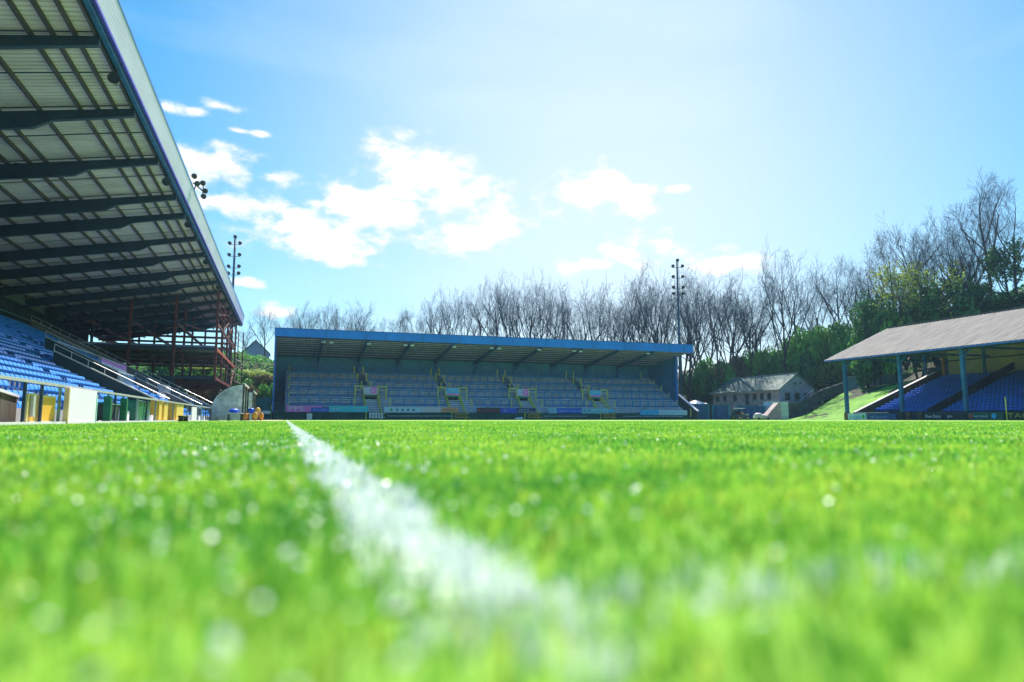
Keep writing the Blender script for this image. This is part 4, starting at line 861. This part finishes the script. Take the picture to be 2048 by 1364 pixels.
for (xa, ya), (xb, yb) in zip(pw[:-1], pw[1:]):
    MB().hexa([(xa, ya, 5), (xb, yb, 5), (xb + .35, yb, 5), (xa + .35, ya, 5), (xa, ya, 8.1), (xb, yb, 8.4), (xb + .35, yb, 8.4), (xa + .35, ya, 8.1)]).build('wall_face', M('blue grey wall', (.13, .24, .32), .8, 0, .2, .5, .2), w_)
    MB().bar((xa + .15, ya, 8.2), (xb + .15, yb, 8.5), .55, .14).build('coping', concrete, w_)
# gazebo, containers, vehicles
def gz(x1, x2, D, z0, ztop):
    A, B = ground(x1, D), ground(x2, D); return A, B
A, B = ground(1368, 134), ground(1416, 134); cxy = (A + B) / 2; zt = topz(1392, 800, 134)
g_ = thing('canopy_tent', (cxy.x, cxy.y, 0), 'white peaked canopy tent beside the end of the far stand', 'tent'); wv = (B - A) / 2; dv = Vector((-wv.y, wv.x, 0)).normalized() * 1.8
cs_ = [cxy - wv - dv, cxy + wv - dv, cxy + wv + dv, cxy - wv + dv]; m = MB(); i0 = 0; m.v = [(q.x, q.y, zt - .75) for q in cs_] + [(cxy.x, cxy.y, zt)] + [(q.x, q.y, zt - .95) for q in cs_]
m.f = [(0, 1, 4), (1, 2, 4), (2, 3, 4), (3, 0, 4), (0, 1, 6, 5), (1, 2, 7, 6), (2, 3, 8, 7), (3, 0, 5, 8)]; m.build('canopy', white_p, g_)
for q in cs_: MB().tube([(q.x, q.y, 0), (q.x, q.y, zt - .9)], .06, 6).build('leg', rail_g, g_)
MB().box(cxy.x - .12, cxy.x + .12, cxy.y - 1.2, cxy.y - 1.0, 0, zt - .7).build('pole', M('pale cyan pole', (.3, .6, .65), .5), g_)
tcont = M('teal container paint', (.01, .16, .28), .55, 0, .15, .6)
def cont(x1, x2, D, y, label):
    A, B = ground(x1, D), ground(x2, D); h = topz((x1 + x2) / 2, y, D); u = (B - A).normalized(); v = Vector((-u.y, u.x, 0)) * 2.4
    o = thing('container', tuple((A + B) / 2), label, 'container'); p = lambda P, z: (P.x, P.y, z)
    MB().hexa([p(A, .1), p(B, .1), p(B + v, .1), p(A + v, .1), p(A, h), p(B, h), p(B + v, h), p(A + v, h)]).build('container_body', tcont, o, bevel=.03)
    n = 9; r = MB()
    for i in range(n): q = A.lerp(B, (i + .5) / n) - v * .01; r.box(q.x - .05, q.x + .05, q.y - .05, q.y + .02, .2, h - .15)
    r.build('rib', blue_dark, o); q = A.lerp(B, .5) - v * .02; MB().box(q.x - .9, q.x + .9, q.y - .1, q.y, .15, h - .3).build('door', blue_dark, o)
    for q in (A, B): MB().box(q.x - .1, q.x + .1, q.y - .1, q.y + .1, 0, h + .02).build('corner_post', M('pale cyan edge', (.05, .32, .42), .6), o)
cont(1387, 1418, 128, 808, 'teal storage container under the white canopy tent'); cont(1426, 1458, 128, 810, 'teal storage container in front of the clubhouse'); cont(1474, 1530, 132, 812, 'long teal container below the clubhouse windows')
P = ground(1481, 118); v_ = thing('utility_vehicle', tuple(P), 'small utility buggy with white roof and orange lamp below the clubhouse', 'vehicle')
x, y = P.x, P.y
MB().hexa([(x - 1.2, y - .7, .35), (x + 1.2, y - .7, .35), (x + 1.2, y + .7, .35), (x - 1.2, y + .7, .35), (x - 1.2, y - .7, .95), (x + 1.1, y - .7, .75), (x + 1.1, y + .7, .75), (x - 1.2, y + .7, .95)]).build('body', M('dark buggy paint', (.03, .06, .10), .35, 0, .1, 1), v_, bevel=.05)
MB().box(x - .9, x + .5, y - .7, y + .7, 1.85, 1.95).build('roof', white_p, v_, bevel=.03)
for sx in (-.85, .45):
    for sy in (-.62, .62): MB().bar((x + sx * 1.05, y + sy, .85), (x + sx, y + sy, 1.87), .06).build('roof_post', black, v_)
for sx in (-.8, .8):
    for sy in (-.72, .72):
        wh = MB().tube([(x + sx, y + sy - .1, .33), (x + sx, y + sy + .1, .33)], .33, 16).build('wheel', black, v_); MB().tube([(x + sx, y + sy - .12, .33), (x + sx, y + sy + .12, .33)], .15, 10).build('rim', rail_g, wh)
MB().box(x - .5, x + .1, y - .5, y + .5, .9, 1.15).build('seat', black, v_, bevel=.04); MB().box(x - .62, x - .5, y - .5, y + .5, 1.0, 1.5).build('backrest', black, v_, bevel=.03)
MB().ball((x - .2, y - .75, 1.15), .2, sq=(1.3, .5, .7)).build('lamp', M('orange lamp lens', (.85, .38, .05), .3), v_, smooth=True); MB().box(x + .6, x + 1.2, y - .68, y + .68, .8, .98).build('bonnet', M('pale blue bonnet', (.5, .6, .7), .3), v_, bevel=.04)
P = ground(1522, 116); m = MB(); m.ball((0, 0, .45), 1, 16, 10, sq=(1.45, .75, .5)); m.ball((-.5, 0, .72), 1, 14, 8, sq=(.75, .6, .42)); o = m.build('covered_mower', M('pale pink cover', (.62, .52, .55), .6, 0, .1, 2), smooth=True); o.location = (P.x, P.y, 0); tag(o, 'low machine under a pale pinkish cover left of the white container', 'covered machine')
for sx in (-.9, .9): MB().tube([(sx, -.72, .2), (sx, -.6, .2)], .2, 12).build('wheel', black, o)
P = ground(1530, 121); tag(MB().prism([(0, 0), (3.4, 0), (3.4, 2.9), (2.9, 2.9), (0, .3)], lambda p, q: (P.x + p, P.y, q), lambda p, q: (P.x + p, P.y + 1.2, q)).build('access_ramp', stone_w, loc=tuple(P)), 'pale sloping ramp rising to the left side of the white container', 'ramp')

# houses on the left hill
def house(x1, x2, D, ytop, yeave, label, wallm, roofm):
    A, B = ground(x1, D), ground(x2, D); zt, ze = topz(x1, ytop, D), topz(x1, yeave, D); zb = bank(A.x, A.y) - 1; c = (A + B) / 2; w = (B - A).length / 2
    o = thing('house', (c.x, c.y, zb), label, 'house')
    MB().box(c.x - w, c.x + w, c.y, c.y + 7, zb, ze).build('wall', wallm, o)
    for y_ in (c.y, c.y + 6.8): MB().prism([(-w, ze), (w, ze), (0, zt)], lambda a, b: (c.x + a, y_, b), lambda a, b: (c.x + a, y_ + .2, b)).build('gable', wallm, o)
    for s_ in (-1, 1): MB().hexa([(c.x + s_ * (w + .3), c.y - .4, ze - .2), (c.x, c.y - .4, zt), (c.x, c.y + 7.4, zt), (c.x + s_ * (w + .3), c.y + 7.4, ze - .2), (c.x + s_ * (w + .3), c.y - .4, ze), (c.x, c.y - .4, zt + .2), (c.x, c.y + 7.4, zt + .2), (c.x + s_ * (w + .3), c.y + 7.4, ze)]).build('roof', roofm, o)
    for dx in (-w * .5, w * .4):
        f = MB().box(c.x + dx - .5, c.x + dx + .5, c.y - .06, c.y, ze - 1.6, ze - .4).build('window', white_p, o); MB().box(c.x + dx - .42, c.x + dx + .42, c.y - .08, c.y - .062, ze - 1.52, ze - .48).build('pane', glass, f)
house(478, 532, 165, 680, 705, 'pale blue gabled house on the hill left of the far stand', M('pale blue render', (.35, .45, .58), .8), M('blue grey slates', (.12, .14, .18), .7))
house(415, 462, 172, 692, 708, 'grey gabled house seen through the red steelwork', M('grey render', (.3, .3, .32), .8), M('blue grey slates', (.12, .14, .18)))

# ------------------------------------------------------------------ trees
def grow_tree(seed, H=20., fork=.35, spread=1.0, nstem=1, dens=1.0, leaf=None, upt=.35, twig=.013):
    rd = random.Random(seed); TR, BR, LV = MB(), MB(), MB()
    def rv(): return Vector((rd.gauss(0, 1), rd.gauss(0, 1), rd.gauss(0, 1))).normalized()
    up = Vector((0, 0, 1))
    def grow(p, d, ln, r, lev):
        n = (6, 5, 4, 3, 2, 2)[lev]; pts = [p]; rs_ = [r]; q = p; dd = d
        for i in range(n):
            dd = (dd + rv() * (.05, .10, .13, .15, .16, .16)[lev] + up * (.03 if lev == 0 else upt * (.3 if lev < 3 else .12))).normalized(); q = q + dd * ln / n
            pts.append(q); rs_.append(max(twig * .6, r * (1 - (.5 if lev < 2 else .6) * (i + 1) / n)))
        (TR if lev <= 1 or r > H * .0055 else BR).tube(pts, rs_, 7 if lev == 0 else 5 if lev == 1 else 4 if lev == 2 else 3, cap=False)
        if leaf and lev >= 3:
            for i in range(leaf[0]):
                c = pts[-1].lerp(pts[0], rd.random()) + rv() * .35; a = rv(); b_ = a.cross(rv()).normalized(); s = leaf[1] * rd.uniform(.6, 1.3)
                LV.quad(c - a * s - b_ * s, c + a * s - b_ * s, c + a * s + b_ * s, c - a * s + b_ * s)
        if lev >= 5: return
        nc = (7, 6, 5, 4, 3)[lev]; nc = max(2, round(nc * (dens if lev else 1)))
        for k in range(nc):
            t = (fork + (1 - fork) * (k + .5 * rd.random()) / nc) if lev == 0 else .22 + .78 * (k + rd.random()) / nc
            t = min(t, .999); j = min(n - 1, int(t * n)); c = pts[j].lerp(pts[j + 1], t * n - j)
            ax = k * 2.4 + rd.uniform(-.5, .5) if lev == 0 else rd.uniform(0, 2 * math.pi); base = (pts[j + 1] - pts[j]).normalized(); s = base.cross(Vector((math.cos(ax), math.sin(ax), .01))).normalized()
            ang = rd.uniform(.55, .95) * spread if lev == 0 else rd.uniform(.4, .85) * (spread * .5 + .5)
            nd_ = (base * math.cos(ang) + s * math.sin(ang) + up * upt * (.35 if lev < 2 else .1)).normalized()
            l2 = H * (.40, .215, .125, .075, .045)[lev] * rd.uniform(.75, 1.15) * ((1.45 - .75 * t) if lev == 0 else (1.2 - .4 * t))
            grow(c, nd_, l2, max(twig, rs_[j] * (rd.uniform(.5, .7) if lev < 2 else rd.uniform(.40, .58))), lev + 1)
    for s in range(nstem):
        a = 2 * math.pi * s / max(1, nstem) + rd.random(); lean = 0 if nstem == 1 else rd.uniform(.15, .32)
        grow(Vector((.25 * math.cos(a) * (nstem > 1), .25 * math.sin(a) * (nstem > 1), -.5)), Vector((lean * math.cos(a), lean * math.sin(a), 1)).normalized(), H * .66 * rd.uniform(.85, 1.0) if nstem > 1 else H * .70, H * .0165 * (1 if nstem == 1 else .75), 0)
    return TR, BR, LV
leaf_y = M('fresh yellow green leaf', (.50, .62, .12), .6, 0, .3, .5, trans=.4)
leaf_g = M('dark green ivy leaf', (.07, .23, .055), .5, 0, .4, .4, trans=.3)
leaf_m = M('mid green leaf', (.16, .43, .07), .55, 0, .35, .4, trans=.4)
PROTO = []
for (seed, kw, bk, lf) in ((1, dict(fork=.36, spread=.9, upt=.26, dens=.85), bark, None), (2, dict(fork=.42, spread=.85, nstem=3, dens=.68, upt=.26), bark, None), (3, dict(fork=.42, spread=1.1, upt=.16, dens=.88), bark, None),
                           (4, dict(fork=.45, spread=.8, nstem=2, dens=.75, upt=.28), bark, None), (5, dict(fork=.40, spread=1.05, upt=.22, dens=.9), bark, None),
                           (6, dict(fork=.20, spread=.95, dens=.7, leaf=(2, .15), nstem=2), bark, leaf_y), (7, dict(fork=.18, spread=.8, dens=.8, leaf=(3, .17)), bark, leaf_g)):
    T_, B_, L_ = grow_tree(seed, **kw)
    root = thing('bare_tree' if lf is None else 'leafing_tree' if lf is leaf_y else 'ivy_tree', (0, 0, 0), 'prototype', 'tree')
    T_.build('trunk', bk, root, smooth=True); br = B_.build('crown', bark_l, root, smooth=True)
    if lf: L_.build('foliage', lf, br)
    zs = [v[2] for v in B_.v]; xs = sorted(math.hypot(v[0], v[1]) for v in B_.v); zs.sort(); hh = zs[int(len(zs) * .985)]; rr = xs[int(len(xs) * .97)]
    index_kids(root); PROTO.append([root, hh, rr, False])
def place_tree(k, px, ytop, wpx, D, label, group='bare trees on the bank behind the ground'):
    D = max(D, 158 + (px % 3) * 3) if 1385 < px <= 1735 else max(D, 136 + (px % 3) * 3) if px > 1735 else D
    root, hh, rr, used = PROTO[k]; P = ground(px, D); zb = max(0, bank(P.x, P.y)) - .3; zt = topz(px, ytop, D)
    sz = (zt - zb) / hh; sxy = (wpx / 1343 * D / 2) / rr; sxy = min(max(sxy, sz * .74), sz * 1.3)
    rz = (px * 37 % 628) / 100
    if not used:
        o = root; PROTO[k][3] = True; o.location = (P.x, P.y, zb); o.scale = (sxy, sxy, sz); o.rotation_euler = (0, 0, rz); o['label'] = label; o['group'] = group
        if k == 6: pass
    else: o = copy_tree(root, (P.x, P.y, zb), label, rz, (sxy, sxy, sz), group)
    return o
TREES = [(4, 525, 620, 46, 160, 'bare tree nearest the left stand, beside the pale blue house'), (0, 488, 655, 46, 175, 'small bare tree seen just right of the red steelwork'),
 (2, 565, 635, 34, 158, 'short bare tree above the left corner of the far stand'), (1, 602, 612, 50, 150, 'rounded bare tree above the left end of the far stand roof'), (3, 655, 610, 46, 150, 'twin stemmed bare tree above the second roof bay'), (1, 692, 622, 36, 152, 'slim bare tree between two rounded trees on the left skyline'),
 (0, 713, 604, 40, 150, 'narrow upright bare tree left of the low gap in the skyline'), (2, 752, 642, 52, 165, 'low faint bare tree in the skyline gap'), (4, 800, 622, 44, 158, 'brownish bare tree right of the skyline gap'), (2, 832, 628, 40, 155, 'low bare tree left of the tall central clump'),
 (1, 872, 596, 60, 146, 'fan shaped bare tree starting the central clump'), (3, 916, 584, 52, 146, 'dense upright bare tree left of the cloud edge'), (0, 952, 590, 46, 146, 'bare tree with leaning fork behind the roof middle'), (4, 1000, 568, 62, 144, 'broad bare tree forming the left half of the tallest central crown'),
 (1, 1038, 556, 66, 142, 'tallest many stemmed bare tree over the middle of the far roof'), (3, 1078, 566, 52, 143, 'bare tree forming the right half of the tallest central crown'), (0, 1108, 572, 46, 145, 'upright bare tree just right of the central crown'), (1, 1155, 579, 56, 143, 'rounded bare tree above the third stairway'),
 (3, 1190, 578, 48, 143, 'dense bare tree between two rounded crowns'), (2, 1244, 570, 56, 145, 'loosely branched bare tree above the right half of the far roof'), (4, 1275, 592, 50, 148, 'lower bare tree left of the square topped crown'), (1, 1312, 546, 64, 142, 'square topped bare tree left of the right floodlight mast'),
 (3, 1345, 556, 44, 144, 'bare tree touching the left side of the right floodlight mast'), (0, 1378, 580, 44, 146, 'thin crooked bare tree just right of the right mast'), (1, 1412, 550, 66, 140, 'wide bare tree right of the right mast'), (3, 1445, 560, 60, 138, 'dense dark bare tree behind the clubhouse left end'),
 (4, 1470, 580, 60, 142, 'dark twiggy bare tree above the clubhouse ridge'), (2, 1500, 575, 56, 144, 'bare tree above the right part of the clubhouse roof'), (0, 1523, 566, 48, 146, 'slender bare tree left of the isolated forked tree'), (3, 1578, 508, 92, 142, 'isolated forked bare tree above the clubhouse gable'),
 (4, 1648, 560, 60, 146, 'lower bare tree right of the isolated forked tree'), (2, 1690, 500, 120, 140, 'wide spreading bare tree above the right stand roof corner'), (1, 1728, 530, 70, 136, 'upright bare tree in front of the spreading tree'), (0, 1765, 555, 70, 134, 'dark bare tree left of the big rounded crown'),
 (4, 1838, 430, 170, 132, 'big rounded bare crown above the right stand roof'), (2, 1800, 470, 110, 138, 'bare tree leaning out of the left of the big rounded crown'), (3, 1905, 455, 110, 134, 'bare tree right of the big rounded crown'), (1, 1950, 420, 110, 126, 'bare tree in the dip before the tallest right hand tree'),
 (4, 2003, 350, 150, 120, 'tallest bare tree near the right edge of the picture'), (2, 2055, 385, 130, 116, 'dark bare tree cut by the right edge of the picture'), (0, 1980, 470, 90, 130, 'shorter dark bare tree in front of the tallest tree')]
for t in TREES: place_tree(t[0], t[1], t[2] - (2 if t[1] < 1560 else -6), *t[3:])
place_tree(5, 1845, 525, 130, 122, 'yellow green leafing tree rising above the right stand roof', 'green leafed trees behind the right stand')
place_tree(6, 2040, 485, 90, 118, 'dark ivy covered tree at the right edge', 'green leafed trees behind the right stand')
place_tree(6, 1905, 560, 110, 120, 'dark ivy covered tree right of the yellow green tree', 'green leafed trees behind the right stand')
place_tree(6, 1965, 560, 110, 116, 'low dark ivy covered tree below the tallest bare tree', 'green leafed trees behind the right stand')
for (px, yt, w, D, lb) in ((1755, 590, 90, 132, 'ivy clad tree left of the yellow green tree'),):
    place_tree(6, px, yt, w, D, lb, 'green leafed trees behind the right stand')

# bushes
def bush(seed, n, mat, s=.17):
    rd = random.Random(seed); m = MB(); bl_ = [(Vector((rd.uniform(-.75, .75), rd.uniform(-.75, .75), rd.uniform(.3, .8))), rd.uniform(.3, .55)) for _ in range(9)]
    for i in range(n):
        c, r = rd.choice(bl_); d_ = Vector((rd.gauss(0, 1), rd.gauss(0, 1), rd.gauss(0, 1))).normalized(); p = c + d_ * r * rd.uniform(.55, 1.08)
        if p.z < 0: p.z = -p.z * .3
        a = Vector((rd.gauss(0, 1), rd.gauss(0, 1), rd.gauss(0, 1))).normalized(); b_ = a.cross(d_).normalized(); k = s * .25 * rd.uniform(.6, 1.5); 
        m.quad(p - a * k - b_ * k * .7, p + a * k - b_ * k * .5, p + a * k * 1.2 + b_ * k * .6, p - a * k + b_ * k)
    o = thing('bush', (0, 0, 0), 'prototype', 'bush', 'bushes on the bank'); m.build('foliage', mat, o)
    st = MB()
    for i in range(6): a = i; st.tube([(0, 0, 0), (.3 * math.cos(a), .3 * math.sin(a), .35), (.6 * math.cos(a), .6 * math.sin(a), .7)], [.03, .02, .01], 4, False)
    st.build('stem', bark, o); index_kids(o); return [o, False]
leaf_b = M('bright green leaf', (.20, .50, .07), .55, 0, .35, .5, trans=.4)
leaf_d = M('dead bracken leaf', (.24, .17, .08), .8, 0, .3, .5, trans=.2)
BP = [bush(21, 3600, leaf_m), bush(22, 3600, leaf_b), bush(23, 3600, leaf_g), bush(24, 3000, leaf_y), bush(25, 2600, leaf_d)]
BUSH = [(1, 1600, 690, 60, 132, 'bright green bush above the clubhouse gable'), (1, 1640, 672, 70, 134, 'tall bright green bush left of the right stand roof corner'), (0, 1575, 705, 50, 130, 'mid green bush above the clubhouse ridge end'), (2, 1625, 712, 70, 126, 'dark ivy mound behind the clubhouse gable'),
 (1, 1680, 668, 70, 132, 'bright bush just above the tip of the right roof'), (3, 1665, 722, 60, 118, 'yellow green bush below the tip of the right roof'), (0, 1715, 662, 70, 130, 'mid green bush above the right roof slope'), (3, 1700, 735, 60, 116, 'yellowish bush seen under the right roof corner'),
 (2, 1740, 700, 60, 124, 'dark bush seen under the right roof between the first two posts'), (0, 1770, 640, 80, 124, 'mid green bush over the right roof hip'), (2, 1820, 620, 90, 122, 'dark bush along the right roof ridge'), (2, 1880, 610, 90, 118, 'dark ivy bush farther along the right roof ridge'), (2, 1950, 600, 90, 114, 'dark ivy bush near the right picture edge'), (2, 2020, 590, 90, 110, 'dark ivy bush at the right picture edge'),
 (0, 1545, 708, 50, 136, 'mid green bush over the middle of the clubhouse roof'), (1, 1520, 712, 46, 138, 'green bush over the clubhouse roof left of the bright one'), (4, 1500, 720, 50, 138, 'brown bracken clump above the clubhouse'), (4, 1455, 722, 60, 140, 'brown bracken clump left of the clubhouse ridge'), (0, 1400, 728, 50, 138, 'green bush right of the right floodlight mast'), (2, 1430, 738, 60, 132, 'dark bush above the clubhouse left eave'), (0, 1475, 740, 60, 132, 'green bush behind the clubhouse roof left part'), (2, 1395, 752, 60, 130, 'dark bush behind the white canopy tent'), (2, 1440, 765, 60, 128, 'dark low bush behind the teal containers'),
 (3, 505, 742, 60, 138, 'yellow green bush on the left hill'), (0, 485, 762, 40, 130, 'green bush beside the dugout roof'), (4, 530, 752, 50, 136, 'brown bracken clump left of the far stand corner'), (0, 530, 775, 46, 126, 'green bush just left of the far stand corner'), (4, 500, 778, 50, 126, 'brown bracken clump behind the blue green fence'), (2, 480, 722, 60, 146, 'dark bush below the pale blue house'), (2, 525, 724, 50, 148, 'dark hedge bush right of the pale blue house'),
 (0, 440, 745, 60, 136, 'green bush seen through the lower red steelwork'), (3, 400, 735, 70, 140, 'yellow green bush seen through the red steelwork'), (3, 350, 720, 80, 145, 'yellow green bush seen through the left part of the steelwork'), (4, 410, 770, 60, 130, 'brown bracken clump behind the stand end wall'), (3, 470, 790, 30, 122, 'small yellow bush behind the dugout')]
for (k, px, yt, w, D, lb) in BUSH:
    D = max(D, 160) if 1385 < px <= 1735 else max(D, 138) if px > 1735 else D
    P = ground(px, D); zb = bank(P.x, P.y) - .3; zt = topz(px, yt, D); hz = max(1.5, min(zt - zb, 9)); zb = zt - hz; sx_ = w / 1343 * D / 2 / .95
    hz = min(zt - max(bank(P.x, P.y) - .5, 0), sx_ * 2.2); zb2 = zt - hz
    if not BP[k][1]: o = BP[k][0]; BP[k][1] = True; o.location = (P.x, P.y, zb2); o.scale = (sx_, sx_, hz); o['label'] = lb
    else: copy_tree(BP[k][0], (P.x, P.y, zb2), lb, px % 6, (sx_, sx_, hz))
# undergrowth: leaf litter and ivy over the banks
rng = np.random.default_rng(3)
def scatter(name, n, xr, yr, s, mat, label, cond):
    X = rng.uniform(*xr, n); Y = rng.uniform(*yr, n); V = []; F = []; c = 0
    for x, y in zip(X, Y):
        if not cond(x, y): continue
        z = bank(x, y) + .8 * mnoise.noise(Vector((x * .12, y * .12, 0))) + rng.uniform(-.1, 1.3) * (.4 + .6 * abs(mnoise.noise(Vector((x * .3, y * .3, 5))))); a = Vector(rng.normal(size=3)).normalized(); b_ = a.cross(Vector(rng.normal(size=3))).normalized(); k = s * rng.uniform(.5, 1.4); p = Vector((x, y, z))
        V += [tuple(p - a * k), tuple(p + b_ * k), tuple(p + a * k), tuple(p - b_ * k)]; F.append((c, c + 1, c + 2, c + 3)); c += 4
    m2 = bpy.data.meshes.new(name); m2.from_pydata(V, [], F); m2.materials.append(mat); o = bpy.data.objects.new(name, m2); COL.objects.link(o); tag(o, label, 'undergrowth', kind='stuff')
scatter('undergrowth', 42000, (96, 150), (60, 150), .20, leaf_g, 'dark ivy and bramble over the right hand bank', lambda x, y: bank(x, y) > 1 and not (x < 100 + 8 and y < 103))
scatter('undergrowth', 16000, (-32, 8), (121, 150), .18, leaf_m, 'green and brown scrub on the left hill', lambda x, y: bank(x, y) > .5)
scatter('undergrowth', 12000, (60, 110), (121, 148), .20, leaf_d, 'brown dead bracken on the bank behind the clubhouse', lambda x, y: bank(x, y) > 1)
# thin blue haze added to lift the distant shadows
hz = bpy.data.materials.new('shadow lift haze'); hz.use_nodes = True; hn = hz.node_tree; hn.nodes.clear()
pv = hn.nodes.new('ShaderNodeVolumePrincipled'); pv.inputs['Color'].default_value = (.45, .75, 1.0, 1); pv.inputs['Density'].default_value = .00025; pv.inputs['Anisotropy'].default_value = .25
ho = hn.nodes.new('ShaderNodeOutputMaterial'); hn.links.new(pv.outputs[0], ho.inputs['Volume'])
hb = MB().box(-310, 430, -130, 430, -1.1, 80).build('added_haze', hz); tag(hb, 'thin pale blue haze added to lift the shadows', 'added_haze', kind='stuff')
# hide-nothing clean up: prototypes left unused are removed
for pr in PROTO:
    if not pr[3]:
        for ch_ in [pr[0]] + list(pr[0].children_recursive): bpy.data.objects.remove(ch_)
